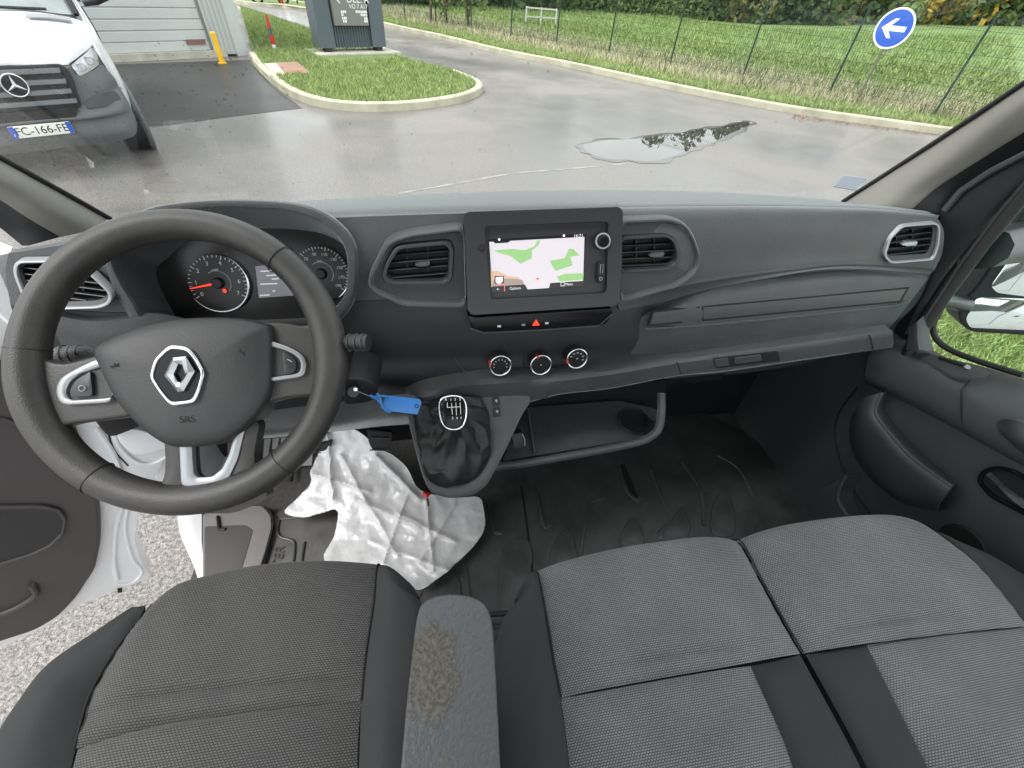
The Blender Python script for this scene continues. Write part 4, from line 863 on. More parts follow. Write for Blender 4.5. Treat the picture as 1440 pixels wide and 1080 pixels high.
# small switches on the console
for q in ((697, 564), (698, 579)):
    c = [CP(q[0]-5, q[1]-6, .007), CP(q[0]+5, q[1]-6, .007), CP(q[0]+6, q[1]+6, .007), CP(q[0]-4, q[1]+6, .007)]
    s_ = slab('console_switch', rnd(c, .002, 3), -cn*.006, pitch_m, cons, bev=.0015); slab('switch_symbol', [CP(q[0]-1, q[1]-2, .0085), CP(q[0]+3, q[1]-2, .0085), CP(q[0]+2, q[1]+2, .0085), CP(q[0], q[1]+1, .0085)], -cn*.0008, dimmark_m, s_, bev=0)
# ---- open storage tray right of the console
lip = [(748, 561), (800, 556), (860, 551), (925, 549), (931, 556), (930, 580), (927, 603), (915, 616), (890, 624), (800, 641), (715, 655), (703, 652)]
def LP_(px, py, off=0.): return PL(px, py, P(800, 600, y=.575), nrm(V(0, -.78, .62)), off)
lp_w = [LP_(*q) for q in lip[2:]]
tray = tube('storage_tray', cr([LP_(*q) for q in [(930, 553), (930, 580), (926, 603), (912, 616), (885, 625), (800, 641), (735, 652), (698, 656)]], 60), .0085, dash_m, van, seg=10)
tf = [(735, 573), (870, 563), (925, 575), (920, 612), (890, 618), (750, 641), (706, 648)]
TZ = LP_(800, 640)[2]-.012
g = Geo(); fl = rnd([P(*q, z=TZ) for q in tf], .01, 4); v, f = slab_geo(fl, (0, 0, -.01), .002); g.add(v, f); g.build('tray_floor', dash_m, tray)
sheet('tray_back', [[P(715, 560, y=.70), P(800, 552, y=.71), P(935, 535, y=.71)], [P(720, 600, y=.70), P(800, 590, y=.71), P(940, 575, y=.71)]], pitch_m, tray, nu=10, sub=2, thick=(0, .01, 0))
tube('tray_divider', [P(742, 574, z=TZ+.004), P(751, 636, z=TZ+.004)], .0022, dash_m, tray, seg=6)
v, f = cyl_geo(P(893, 592, z=TZ+.004), (0, 0, 1), .036, .036, .004, 36); mk('cup_well', v, f, hole_m, tray)
v, f = ring_geo(P(893, 592, z=TZ+.007), (0, 0, 1), .037, .0015, 36, 6); mk('cup_rim', v, f, dash2_m, tray)
# front skirt under the tray
rows = [[LP_(*q)+V(0, .004, -.003) for q in ((700, 657), (800, 642), (885, 626), (915, 616), (930, 590))], [LP_(*q)+V(0, .03, -.035) for q in ((700, 657), (800, 642), (885, 626), (915, 616), (930, 590))], [LP_(*q)+V(0, .09, -.06) for q in ((700, 657), (800, 642), (885, 626), (915, 616), (930, 590))]]
sheet('tray_skirt', rows, dash2_m, tray, nu=30, sub=4)
g = Geo(); sk = [LP_(719, 611, .004), LP_(735, 608, .004), LP_(738, 628, .004), LP_(723, 632, .004)]; v, f = slab_geo(rnd(sk, .003, 3), V(0, .02, -.01), .002); g.add(v, f)
soc = g.build('power_socket', pitch_m, tray); v, f = tube_geo([LP_(734, 610, .006), LP_(738, 618, .006), LP_(738, 627, .006)], .0012, 6); mk('socket_lid', v, f, dimmark_m, soc)
# dark body below the dash (heater box, inner cavity)
g = Geo()
for bx in ((-.72, 1.06, .93, .97, -1.16, -.45), (.0, .36, .72, .93, -.98, -.55), (-.05, .75, .76, .93, -.78, -.52)): v, f = axbox(*bx); g.add(v, f)
g.build('bulkhead_lining', pitch_m, van, smooth=False)

# ---- vents
def grow(poly, s):
    a = np.array(poly, float); c = (a.min(0)+a.max(0))/2; return c+(a-c)*s
def vent(outer, inner, rim_m, off, nsl, tab, name='air_vent', deep=.03, vane=2):
    oc = rnd([D(*q, off) for q in outer], .010, 5); ic = rnd([D(*q, off) for q in inner], .007, 5)
    n_out = nrm(V(0, -.95, .3))
    mid_ = np.array(grow(outer, .915)) if rim_m is greytrim_m else None
    if mid_ is None: vt = mframe(name, oc, ic, (0, .012, 0), rim_m, van, lift=.003, idepth=(0, deep, 0))
    else:
        mc_ = rnd([D(*q, off) for q in mid_], .008, 5); vt = mframe(name, oc, mc_, (0, .012, 0), rim_m, van, lift=.0015, idepth=(0, .006, 0))
        mframe('vent_bezel', mc_+V(0, .003, 0), ic+V(0, .006, 0), (0, .012, 0), dash2_m, vt, idepth=(0, deep, 0))
    slab('vent_cavity', resample(ic, 60)+V(0, deep*.8, 0), (0, .004, 0), hole_m, vt, bev=0)
    a = np.array(inner, float); x0, x1, y0, y1 = a[:, 0].min(), a[:, 0].max(), a[:, 1].min(), a[:, 1].max()
    poly = a; sk = (a[a[:, 0] > (x0+x1)/2][:, 1].mean()-a[a[:, 0] < (x0+x1)/2][:, 1].mean())/(x1-x0)
    def span(yc):   # intersection of the slanted line with the opening
        xs = []; L = len(a)
        for i in range(L):
            p, q = a[i], a[(i+1) % L]; fp = p[1]-(yc+sk*(p[0]-(x0+x1)/2)); fq = q[1]-(yc+sk*(q[0]-(x0+x1)/2))
            if fp*fq < 0: t = fp/(fp-fq); xs.append(p[0]+(q[0]-p[0])*t)
        return (min(xs), max(xs)) if len(xs) >= 2 else None
    cy = a[:, 1].mean(); hh = (y1-y0)/2
    ym = (y0+y1)/2
    for k in range(nsl):
        yc = ym-hh*.8+2*hh*.8*k/(nsl-1); s = span(yc)
        if not s: continue
        pL, pR = (s[0]+1, yc+sk*(s[0]-(x0+x1)/2)), (s[1]-1, yc+sk*(s[1]-(x0+x1)/2))
        A, B = D(*pL, off)+V(0, .006, 0), D(*pR, off)+V(0, .006, 0); h = V(0, 0, .0012); dp = V(0, .014, -.003)
        v, f = slab_geo([A+h, B+h, B-h, A-h], dp, .0008, 1); mk('vent_slat', v, f, bezel_m, vt)
    for k in range(1, vane+1):
        g = Geo()
        x = x0+(x1-x0)*k/(vane+1); A, B = D(x, y0+6, off)+V(0, .017, 0), D(x, y1-6, off)+V(0, .017, 0); v, f = slab_geo([A+V(-.001, 0, 0), A+V(.001, 0, 0), B+V(.001, 0, 0), B+V(-.001, 0, 0)], V(0, .008, 0), 0); g.add(v, f); g.build('vent_vane', pitch_m, vt)
    tx, ty = tab; c = [D(tx-11, ty+1, off-.001), D(tx-6, ty-3, off-.001), D(tx+11, ty-4.5, off-.001), D(tx+9, ty+1.5, off-.001), D(tx-4, ty+2.5, off-.001)]
    slab('vent_tab', rnd(c, .002, 3), (0, .01, 0), silver_m if rim_m is greytrim_m else dash_m, vt, bev=.001)
    return vt
# hexagonal surrounds of the centre vents
hexL_o = [(652, 318), (575, 328), (545, 338), (533, 360), (516, 396), (524, 410), (566, 430), (655, 432)]
hexL_m = [(652, 325), (578, 333), (551, 343), (540, 364), (523, 395), (530, 405), (569, 422), (655, 424)]
hexL_i = hexL_m
hl_ = mframe('vent_surround', rnd(DD(hexL_o, .012), .012, 5), rnd(DD(hexL_i, .008), .012, 5), (0, .02, 0), dash_m, van, lift=.006, idepth=(0, .018, 0))
vLo = [(556, 345), (630, 338), (639, 345), (637, 392), (628, 401), (548, 401), (535, 392), (541, 370)]
mframe('surround_panel', rnd(DD(hexL_i, .003), .012, 5), rnd(DD(vLo, .003), .010, 5), (0, .006, 0), dash2_m, hl_)
hexR_o = [(872, 308), (940, 305), (962, 312), (975, 330), (986, 362), (980, 382), (955, 402), (872, 424)]
hexR_i = [(872, 315), (938, 312), (957, 318), (968, 333), (979, 363), (974, 379), (951, 396), (872, 416)]
hr_ = mframe('vent_surround', rnd(DD(hexR_o, .030), .012, 5), rnd(DD(hexR_i, .024), .012, 5), (0, .03, 0), dash_m, van, lift=.006, idepth=(0, .03, 0))
vRo = [(872, 332), (938, 328), (951, 335), (957, 356), (955, 372), (940, 381), (872, 384)]
mframe('surround_panel', rnd(DD(hexR_i, .022), .012, 5), rnd(DD(vRo, .022), .010, 5), (0, .006, 0), dash2_m, hr_)
vent([(556, 345), (630, 338), (639, 345), (637, 392), (628, 401), (548, 401), (535, 392), (541, 370)], [(562, 350), (626, 344), (632, 350), (630, 388), (624, 395), (553, 396), (543, 388), (548, 371)], dash2_m, .010, 5, (594, 373))
vent([(872, 332), (938, 328), (951, 335), (957, 356), (955, 372), (940, 381), (872, 384)], [(874, 337), (936, 333), (946, 339), (951, 357), (949, 370), (937, 376), (874, 380)], dash2_m, .026, 5, (924, 360))
vent([(1268, 317), (1318, 313), (1323, 319), (1321, 345), (1314, 366), (1252, 371), (1242, 360), (1250, 335)], [(1272, 323), (1313, 320), (1316, 324), (1313, 344), (1307, 359), (1254, 362), (1248, 355), (1256, 338)], greytrim_m, .035, 5, (1280, 344))
vent([(20, 367), (80, 366), (120, 376), (160, 414), (156, 428), (140, 434), (60, 436), (34, 424), (18, 384)], [(28, 375), (80, 373), (114, 383), (149, 414), (146, 421), (134, 426), (64, 428), (41, 418), (27, 385)], greytrim_m, .012, 6, (60, 405))

def grow(poly, s):
    a = np.array(poly, float); c = (a.min(0)+a.max(0))/2; return c+(a-c)*s
for o_ in (dfront, dash): punch(o_, grow([(556, 345), (630, 338), (639, 345), (637, 392), (628, 401), (548, 401), (535, 392), (541, 370)], .93))
for o_ in (dfront, apad): punch(o_, grow([(872, 332), (938, 328), (951, 335), (957, 356), (955, 372), (940, 381), (872, 384)], .94))
for o_ in (dfront, apad): punch(o_, grow([(1268, 317), (1318, 313), (1323, 319), (1321, 345), (1314, 366), (1252, 371), (1242, 360), (1250, 335)], .90))
for o_ in (dfront, dash, fascia): punch(o_, grow([(20, 367), (80, 366), (120, 376), (160, 414), (156, 428), (140, 434), (60, 436), (34, 424), (18, 384)], .92))
hood_cut = [(158, 368), (172, 335), (205, 302), (258, 290), (330, 287), (402, 291), (445, 302), (476, 323), (493, 350), (496, 388), (490, 420), (475, 440), (452, 451), (300, 458), (210, 457), (182, 427)]
for o_ in (dfront, dash, fascia): punch(o_, hood_cut)
# ---- infotainment unit
sTL, sTR, sBR, sBL = P(652, 300, y=.672), P(875, 293, y=.672), None, None
sn_ = nrm(V(-.05, -.87, .50))
def SP(px, py, off=0.): return PL(px, py, sTL, sn_, off)
out = [(652, 302), (656, 298), (872, 291), (876, 296), (872, 424), (867, 430), (664, 443), (658, 438)]
win = [(681, 318), (856, 311), (853, 412), (690, 421)]
scr = [(688, 340), (690, 333), (822, 327), (824, 330), (820, 402), (692, 411)]
unit = mframe('infotainment_unit', rnd([SP(*q) for q in out], .004, 4), rnd([SP(*q) for q in win], .004, 3), -sn_*.035, bezel_m, van, lift=.0, idepth=-sn_*.010)
rc = rnd([SP(*q, -.0095) for q in [(672, 308), (866, 303), (862, 420), (682, 428)]], .003, 3); slab('screen_surround', rc, -sn_*.004, bezel_m, unit, bev=0)
# bevelled walls from window to screen
w1 = resample([SP(*q) for q in win], 80); 
screen = slab('screen', [SP(*q, -.0085) for q in [(687, 337), (824, 329), (820, 402), (692, 411)]], -sn_*.002, mat('lcd_black', (.01, .01, .012), .15), unit, bev=0)
def lcd(name, c, e): return mat(name, (c[0]*.3, c[1]*.3, c[2]*.3), .25, emis=(c, e))
map_m = lcd('map_ground', (.86, .80, .86), .25); mg_m = lcd('map_green', (.36, .66, .26), .27); mo_m = lcd('map_orange', (.80, .55, .38), .26); txt_m = lcd('lcd_text', (.9, .9, .9), .34); mr_m = lcd('map_red', (.9, .12, .12), .5); mbk_m = mat('lcd_bar', (.012, .012, .014), .2); mbr_m = lcd('map_brown', (.35, .28, .26), .35)
def scrp(name, px, m_, o): 
    return slab(name, [SP(*q, -.0083+o) for q in px], -sn_*.0001, m_, screen, bev=0, smooth=False)
scrp('map_area', [(688, 340), (694, 340), (696, 342), (714, 341), (718, 338), (822, 333), (820, 395), (774, 398), (772, 405), (741, 407), (737, 401), (692, 404)], map_m, .0001)
for pl2 in ([(695, 352), (720, 350), (738, 352), (752, 346), (755, 339), (760, 337), (757, 345), (748, 352), (748, 363), (732, 371), (718, 360), (700, 355)], [(773, 367), (794, 363), (800, 350), (806, 350), (815, 359), (802, 361), (805, 373), (781, 381)], [(783, 389), (795, 385), (821, 384), (820, 393), (787, 396)]): scrp('map_field', pl2, mg_m, .0003)
scrp('map_road', [(690, 381), (700, 381), (714, 388), (730, 390), (738, 401), (716, 402), (691, 404)], mo_m, .0004)
scrp('map_town', [(694, 394), (706, 392), (722, 392), (735, 394), (738, 403), (692, 405)], mbr_m, .0005)
scrp('status_bar', [(688, 337.5), (824, 329.5), (823.8, 333), (718, 338.5), (714, 341.2), (696, 342.2), (694, 340)], mbk_m, .0006)
scrp('menu_bar', [(692, 403), (738, 400), (742, 407), (692, 410.5)], mbk_m, .0007); scrp('menu_bar', [(774, 398), (820, 395), (820, 401.5), (772, 405)], mbk_m, .0007)
scrp('menu_line', [(709, 401), (710, 401), (710, 410), (709, 410)], mr_m, .0009)
scrp('menu_line', [(697, 399.5), (710, 398.8), (710, 399.8), (697, 400.4)], mr_m, .0009)
sh = [(697, 390), (707, 389), (707, 396), (702, 400), (697, 397)]; scrp('route_badge', [(695.5, 388.5), (708.5, 388), (708.5, 398.5), (695.5, 399)], mbk_m, .0010); scrp('route_shield', sh, txt_m, .0013)
scrp('position_arrow', [(753, 391), (759, 390.5), (756, 394.5)], mr_m, .0009)
g = Geo(); sx = nrm(SP(800, 360)-SP(720, 364)); sy = nrm(np.cross(sn_, sx))
def stx(s, sz, q): text('t', s, sz, SP(*q, -.0072), sx, sy, None, g=g)
stx('16:21', .0075, (813.5, 331.8)); stx('Options', .0058, (724.5, 405.4)); stx('Menu', .0062, (800, 399.6)); stx('\u25A1', .009, (791, 400)); stx('\u2190', .006, (700.5, 406.6)); stx('\u2022', .016, (702, 337.5)); stx('\u2022', .016, (793, 332)); 
g.build('screen_text', txt_m, screen, smooth=False)
v, f = cyl_geo(SP(848, 339, .0), sn_, .0145, .0135, .006, 40, .001); kb = mk('volume_knob', v, f, pitch_m, unit)
v, f = ring_geo(SP(848, 339, .0065), sn_, .0115, .0016, 40, 8); mk('knob_ring', v, f, silver_m, kb); v, f = cyl_geo(SP(848, 339, .004), sn_, .0085, .008, .006, 30, .001); mk('knob_cap', v, f, gloss_m, kb)
v, f = cyl_geo(SP(677, 348, -.001), sn_, .0065, .006, .003, 30, .001); mk('power_button', v, f, hole_m, unit)
sl_ = rnd([SP(841, 368, .001), SP(851, 367.5, .001), SP(850, 399, .001), SP(840.5, 399, .001)], .006, 4); us = slab('usb_cover', sl_, -sn_*.003, hole_m, unit, bev=0)
tube('usb_outline', [SP(844.5, 372, .0015), SP(848, 372, .0015), SP(847.5, 384, .0015), SP(844, 384, .0015)], .0005, dimmark_m, us, seg=5, closed=True)
v, f = ring_geo(SP(845, 392, .0015), sn_, .0025, .0005, 20, 5); mk('usb_symbol', v, f, dimmark_m, us)
# button bar below
def BP(px, py, off=0.): return D(px, py, .012+off)
bo = [(657, 444), (668, 447), (860, 434), (862, 440), (853, 455), (842, 459), (680, 469), (664, 464)]
bar = slab('button_bar', rnd([BP(*q) for q in bo], .006, 4), (0, .03, 0), gloss_m, van, bev=.002)
tube('bar_edge', [BP(662, 462, .001), BP(680, 468, .001), BP(760, 464, .001), BP(842, 458, .001), BP(860, 442, .001)], .0013, dash_m, bar, seg=6)
tri = [BP(748.5, 458, .0015), BP(754, 449.5, .0015), BP(759, 457.3, .0015)]
slab('hazard_symbol', tri, (0, .0008, 0), redlit_m, bar, bev=0)
for q in ((702, 459), (736, 457), (769, 454.5)): slab('button_symbol', [BP(q[0]-2.5, q[1]+1.3, .0015), BP(q[0]-2.5, q[1]-1.3, .0015), BP(q[0]+2.5, q[1]-1.5, .0015), BP(q[0]+2.5, q[1]+1.1, .0015)], (0, .0006, 0), dimmark_m if q[0] == 736 else mark_m, bar, bev=0)

# ---- heater panel with three rotary knobs
tube('panel_seam', [D(640, 505, -.0185), D(652, 521, -.0185), (D(668, 533, -.016)), D(780, 532, -.016), D(850, 520, -.014), D(868, 512, -.012)], .0011, dash_m, fascia, seg=5)
kn_ax = nrm(V(.02, -.95, .27))
for i, (q, base_r) in enumerate((((704, 515), 0), ((761, 514), 1), ((812, 505), 0))):
    fc = D(q[0], q[1], .012); ax = kn_ax
    v, f = cyl_geo(fc-ax*.034, ax, .0215, .0205, .030, 48, .001); kb = mk('heater_knob', v, f, bezel_m, van)
    v, f = ring_geo(fc-ax*.002, ax, .0200, .0020, 56, 8); mk('knob_ring', v, f, chrome_m, kb)
    v, f = cyl_geo(fc-ax*.006, ax, .0195, .0195, .0035, 48); mk('knob_face', v, f, gloss_m, kb)
    e1 = V(1, 0, 0); e2 = nrm(np.cross(ax, e1)); a = (2.75, 1.95, 3.35)[i]; c = fc+(e1*cos(a)+e2*sin(a))*.0205-ax*.004
    v, f = box_geo(c, (e1*cos(a)+e2*sin(a))*.0026, (-e1*sin(a)+e2*cos(a))*.002, ax*.006); mk('pointer_mark', v, f, red_m, kb)
    if base_r: v, f = ring_geo(fc-ax*.034, ax, .029, .004, 48, 8); mk('knob_bezel', v, f, bezel_m, kb)
    g = Geo(); n_ = (8, 1, 7)[i]
    for k in range(n_):
        aa = pi*(k/(max(1, n_-1)))*1.15-.25; rr_ = .0125 if n_ > 1 else 0
        if i == 2 and k == 6: aa, rr_ = 0, 0
        v, f = box_geo(fc+(e1*cos(aa)+e2*sin(aa))*rr_-ax*.0022, e1*(.0011 if i < 2 else .002), e2*.0011, ax*.0004); g.add(v, f)
    g.build('knob_marks', dimmark_m, kb, smooth=False)

# ---- instrument binnacle
hood_i = [(160, 368), (178, 340), (215, 308), (260, 296), (330, 293), (400, 297), (440, 308), (470, 328), (486, 352), (489, 385), (484, 415), (470, 432), (450, 445), (300, 452), (215, 452), (190, 425)]
hood_o = [(148, 366), (165, 330), (200, 296), (255, 284), (330, 280), (405, 284), (450, 296), (482, 318), (500, 348), (502, 390), (496, 425), (480, 448), (455, 458), (300, 466), (205, 462), (172, 430)]
def HP(px, py, off=0.): return PL(px, py, V(-.3, .655, -.36), nrm(V(.0, -.94, .34)), off)
hi = resample(cr([HP(*q) for q in hood_i], 160, True), 140); ho = resample(cr([HP(*q) for q in hood_o], 160, True), 140)
hd_b = V(0, .10, -.050)
binn = mframe('instrument_hood', ho, hi, hd_b, dash_m, van, lift=.005, idepth=V(0, .09, -.075), N=140)
cin = nrm(V(.0, -.90, .43)); cpo = V(-.3, .725, -.42)
def IP(px, py, off=0.): return PL(px, py, cpo, cin, off)
slab('cluster_face', [IP(*q) for q in hood_cut], (0, .02, -.01), mat('cluster_black', (.010, .010, .011), .25), binn, bev=0)
def dial(cpx, rpx, labels, a_lo, a_hi, nd_a, unit_, ringarc):
    c = IP(*cpx, .004); r = np.linalg.norm(IP(cpx[0]+rpx, cpx[1], .004)-c); e1 = nrm(V(1, 0, 0)); e2 = nrm(np.cross(cin, e1)); e2 = e2 if e2[2] > 0 else -e2
    v, f = cyl_geo(c-cin*.004, cin, r*1.0, r*.98, .004, 56); dl_ = mk('gauge', v, f, mat('gauge_black', (.008, .008, .009), .3) if 'gauge_black' not in MATS else MATS['gauge_black'], binn)
    vs, fs = tube_geo([c+cin*.003+r*(cos(q)*e1+sin(q)*e2) for q in np.linspace(*ringarc, 60)], [.0004+.0016*sin(pi*k/59) for k in range(60)], 7); mk('gauge_ring', vs, fs, chrome_m, dl_)
    g = Geo(); n = len(labels)
    for k, s in enumerate(labels):
        a = a_lo+(a_hi-a_lo)*k/(n-1); p = c+cin*.0012+r*.70*(cos(a)*e1+sin(a)*e2); text('t', s, r*(.20 if len(s) < 2 else .15), p, e1, e2, None, g=g)
    m_ = (n-1)*4+1
    for k in range(m_):
        a = a_lo+(a_hi-a_lo)*k/(m_-1); d = cos(a)*e1+sin(a)*e2; L = .07 if k % 4 == 0 else .035; v, f = box_geo(c+cin*.0012+d*r*(.93-L/2), d*r*L, np.cross(cin, d)*r*.012, cin*.0002); g.add(v, f)
    text('t', unit_, r*.09, c+cin*.0012+e2*r*.46, e1, e2, None, g=g)
    vs, fs = tube_geo([c+cin*.001+r*.42*(cos(q)*e1+sin(q)*e2) for q in np.linspace(-.7, 2.2, 24)], .0004, 5); g.add(vs, fs)
    g.build('gauge_marks', mark_m, dl_, smooth=False)
    d = cos(nd_a)*e1+sin(nd_a)*e2
    if len(labels) < 10:
        v, f = tube_geo([c+d*r*.2+cin*.005, c+d*r*.93+cin*.004], [.0018, .0006], 6); mk('needle', v, f, redlit_m, dl_)
        q = IP(316, 409, .0065); v, f = cyl_geo(q, cin, .0034, .003, .0008, 14); mk('warning_light', v, f, redlit_m, dl_)
    v, f = cyl_geo(c+cin*.001, cin, r*.2, r*.17, .007, 30, .001); mk('needle_hub', v, f, pitch_m, dl_)
dial((307, 398), 43, [str(i) for i in range(8)], radians(212), radians(-32), radians(190), 'x1000', (radians(-150), radians(60)))
dial((452, 385), 40, ['10', '30', '50', '70', '90', '110', '130', '150', '170', '190'], radians(215), radians(-40), radians(215), 'km/h', (radians(-60), radians(-10)))
ds = slab('trip_display', [IP(359, 375, .003), IP(432, 368, .003), IP(436, 414, .003), IP(364, 419, .003)], (0, .002, 0), lcd('trip_grey', (.18, .18, .21), .3), binn, bev=0)
for q, L in (((366, 381), 20), ((374, 387), 14), ((382, 392), 10), ((365, 415), 14), ((383, 409), 4), ((366, 399), 24)):
    slab('display_text', [IP(q[0], q[1], .004), IP(q[0]+L, q[1]-1, .004), IP(q[0]+L, q[1]+.6, .004), IP(q[0], q[1]+1.4, .004)], (0, .0004, 0), lcd('trip_txt', (.6, .6, .62), .35) if 'trip_txt' not in MATS else MATS['trip_txt'], ds, bev=0)

# ---- steering wheel
wc = V(-.334, .484, -.391); wt = radians(44.66); wn = V(0, -cos(wt), sin(wt)); w1_ = V(1, 0, 0); w2_ = V(0, sin(wt), cos(wt))
def WP(px, py, off=0.): return PL(px, py, wc, wn, off)
def WU(a, b, h=0.): return wc+w1_*a+w2_*b+wn*h
N_ = 200; RC = .1800; path = []; rad = []
for k in range(N_):
    a = 2*pi*k/N_; path.append(WU(RC*cos(a), RC*sin(a)))
    thick = .0202+.0022*max(0, cos(2*(a-radians(8))))**3+.001*max(0, -sin(a))
    rad.append(thick-.0008)
vs, fs = tube_geo(path, rad, 24, True, up=wn, flat=1.06)
wheel = mk('steering_wheel', vs, fs, lea_m, van)
for a in (47, 172, 232, 308):
    a = radians(a); c = WU(RC*cos(a), RC*sin(a)); v, f = ring_geo(c, w1_*-sin(a)+w2_*cos(a), .0213, .0007, 36, 5); mk('leather_seam', v, f, groove_m, wheel)
def spoke(name, px, off, depth, m_, bev=.006): return slab(name, rnd([WP(*q, off) for q in px], .012, 5), -wn*depth, m_, wheel, bev=bev, seg=3)
spoke('spoke', [(48, 500), (85, 512), (140, 498), (190, 480), (190, 585), (155, 590), (95, 597), (60, 610), (35, 560)], .004, .022, lea_m)
spoke('spoke', [(350, 452), (395, 452), (430, 458), (468, 440), (478, 500), (472, 565), (440, 556), (400, 560), (350, 575)], .004, .022, lea_m)
bo_ = rnd([WP(*q, .002) for q in ((228, 590), (233, 640), (232, 672), (215, 700), (225, 722), (330, 722), (380, 700), (362, 672), (356, 640), (366, 590))], .012, 5)
bi_ = rnd([WP(*q, .002) for q in ((268, 600), (267, 640), (270, 674), (298, 675), (314, 664), (325, 640), (335, 600))], .008, 5)
mframe('lower_spoke', bo_, bi_, -wn*.022, lea_m, wheel, lift=.003)
mframe('chrome_trim', rnd([WP(*q, .007) for q in ((252, 600), (253, 640), (255, 680), (264, 688), (303, 686), (321, 673), (334, 645), (345, 600))], .004, 5), rnd([WP(*q, .007) for q in ((270, 600), (270, 640), (272, 666), (278, 672), (298, 671), (312, 660), (322, 640), (333, 600))], .003, 5), -wn*.008, silver_m, wheel, lift=.0015)
# side trims with buttons
def trim(o_, i_, b_, off=.010):
    t = mframe('chrome_trim', rnd([WP(*q, off) for q in o_], .008, 5), rnd([WP(*q, off) for q in i_], .005, 5), -wn*.008, silver_m, wheel, lift=.0015)
    slab('trim_panel', rnd([WP(*q, off-.003) for q in i_], .004, 3), -wn*.005, hub_m, wheel, bev=0)
    b = slab('control_button', rnd([WP(*q, off+.002) for q in b_], .004, 4), -wn*.006, gloss_m if 0 else bezel_m, wheel, bev=.002)
    return b
b = trim([(136, 505), (108, 518), (84, 532), (78, 548), (82, 564), (92, 570), (158, 566), (158, 505)], [(140, 516), (112, 526), (98, 536), (92, 550), (95, 560), (102, 563), (160, 559), (160, 512)], [(122, 525), (106, 535), (98, 549), (100, 559), (130, 557), (127, 522)])
v, f = ring_geo(WP(115, 546, .0135), wn, .0035, .0005, 20, 5); mk('button_symbol', v, f, dimmark_m, b)
b = trim([(376, 478), (404, 487), (421, 496), (430, 506), (430, 522), (425, 530), (380, 537), (376, 530)], [(376, 486), (402, 493), (416, 500), (423, 508), (423, 520), (419, 525), (380, 531), (376, 528)], [(397, 494), (410, 500), (417, 508), (416, 520), (412, 525), (399, 527)])
tube('button_symbol', [WP(404, 505, .0135), WP(411, 509, .0135)], .0008, dimmark_m, b, seg=5)
hubp = [(134, 492), (160, 474), (200, 459), (250, 449), (300, 446), (345, 448), (372, 454), (382, 461), (384, 500), (383, 540), (374, 570), (352, 598), (322, 620), (295, 627), (250, 629), (222, 618), (190, 592), (165, 562), (146, 525)]
hp3 = resample(cr([WP(*q, .010) for q in hubp], 120, True), 120)
hub = dome('airbag_cover', hp3, wn, [(1.0, -.035), (1.0, -.004), (.985, .004), (.94, .009), (.8, .014), (.55, .018), (.25, .0195), (.0001, .020)], hub_m, wheel, N=120)
em = [(238, 485), (264, 488), (276, 502), (288, 524), (281, 550), (273, 567), (240, 571), (224, 552), (210, 530), (217, 505)]
eo = resample(rnd([WP(*q, .0335) for q in em], .006, 4), 90); ecx = eo.mean(0)
emb = mframe('emblem', eo, ecx+(eo-ecx)*.88, -wn*.008, chrome_m, hub, lift=.001)
slab('emblem_back', ecx+(eo-ecx)*.9-wn*.0010, -wn*.004, gloss_m, emb, bev=0)
ro = [WP(*q, .0375) for q in ((243, 503), (261, 501), (274, 522), (258, 550), (250, 551), (231, 528))]; ri = [WP(*q, .0375) for q in ((250, 512), (255, 513), (260, 526), (253, 538), (250, 537), (244, 526))]
g = Geo(); n6 = len(ro); mid = [(a*.5+b*.5)+wn*.004 for a, b in zip(ro, ri)]
v = np.array([q-wn*.004 for q in ro]+ro+mid+ri+[q-wn*.004 for q in ri]); g.add(v, gridfaces(5, n6, True)); g.build('diamond_badge', chrome_m, emb, smooth=False)
g = Geo()
for c_, a in (((161, 515), 0), ((338, 495), 1)):
    for pth in ([(-6, 0), (6, 0)], [(-2, 0), (1, -4)], [(2, 0), (6, 4 if a else -4)], [(-6, 0), (-3, 3)]): v, f = tube_geo([WP(c_[0]+x, c_[1]+y, .0262-.0) for x, y in pth], .0006, 5); g.add(v, f)
g.build('horn_symbol', groove_m, hub, smooth=False)
text('srs_mark', 'SRS', .012, WP(264, 590, .0268), w1_, w2_, groove_m, hub, thick=.0012)
v, f = cyl_geo(wc-wn*.03, -wn, .055, .05, .12, 40); mk('steering_column', v, f, bezel_m, van)
g = Geo(); sp_ = [(-.11, .035), (.11, .045), (.085, -.05), (-.08, -.055)]
v, f = slab_geo(rnd([WU(a, b, -.05) for a, b in sp_], .02, 4), -wn*.14, .01); mk('column_shroud', v, f, bezel_m, van)
# stalks and ignition
st = tube('control_stalk', [WU(.10, .0, -.05), P(470, 483, y=.50), P(496, 481, y=.49), P(518, 482, y=.485)], [.008, .008, .011, .0115], dash2_m, van, seg=14)
for px in (492, 502, 511): v, f = ring_geo(P(px, 481.5, y=.49-.00025*(px-496)), nrm(P(518, 482, y=.485)-P(492, 481, y=.49)), .0118, .0007, 24, 5); mk('stalk_ring', v, f, dash_m, st)
st = tube('control_stalk', [WU(-.10, .0, -.05), P(130, 495, y=.54), P(108, 497, y=.54), P(84, 499, y=.54)], [.008, .008, .0115, .0115], dash_m, van, seg=14)
for px in (92, 104, 115): v, f = ring_geo(P(px, 498, y=.54), V(1, 0, 0), .0121, .0007, 24, 5); mk('stalk_ring', v, f, dash2_m, st)
ig = slab('ignition_housing', rnd([P(*q, y=.50) for q in ((484, 532), (510, 533), (528, 541), (531, 556), (520, 566), (484, 570))], .008, 4), (0, .09, -.02), pitch_m, van, bev=.003)
v, f = cyl_geo(P(497, 549, y=.497), nrm(V(.15, -.9, .4)), .010, .009, .008, 24, .001); mk('ignition_barrel', v, f, bezel_m, ig)
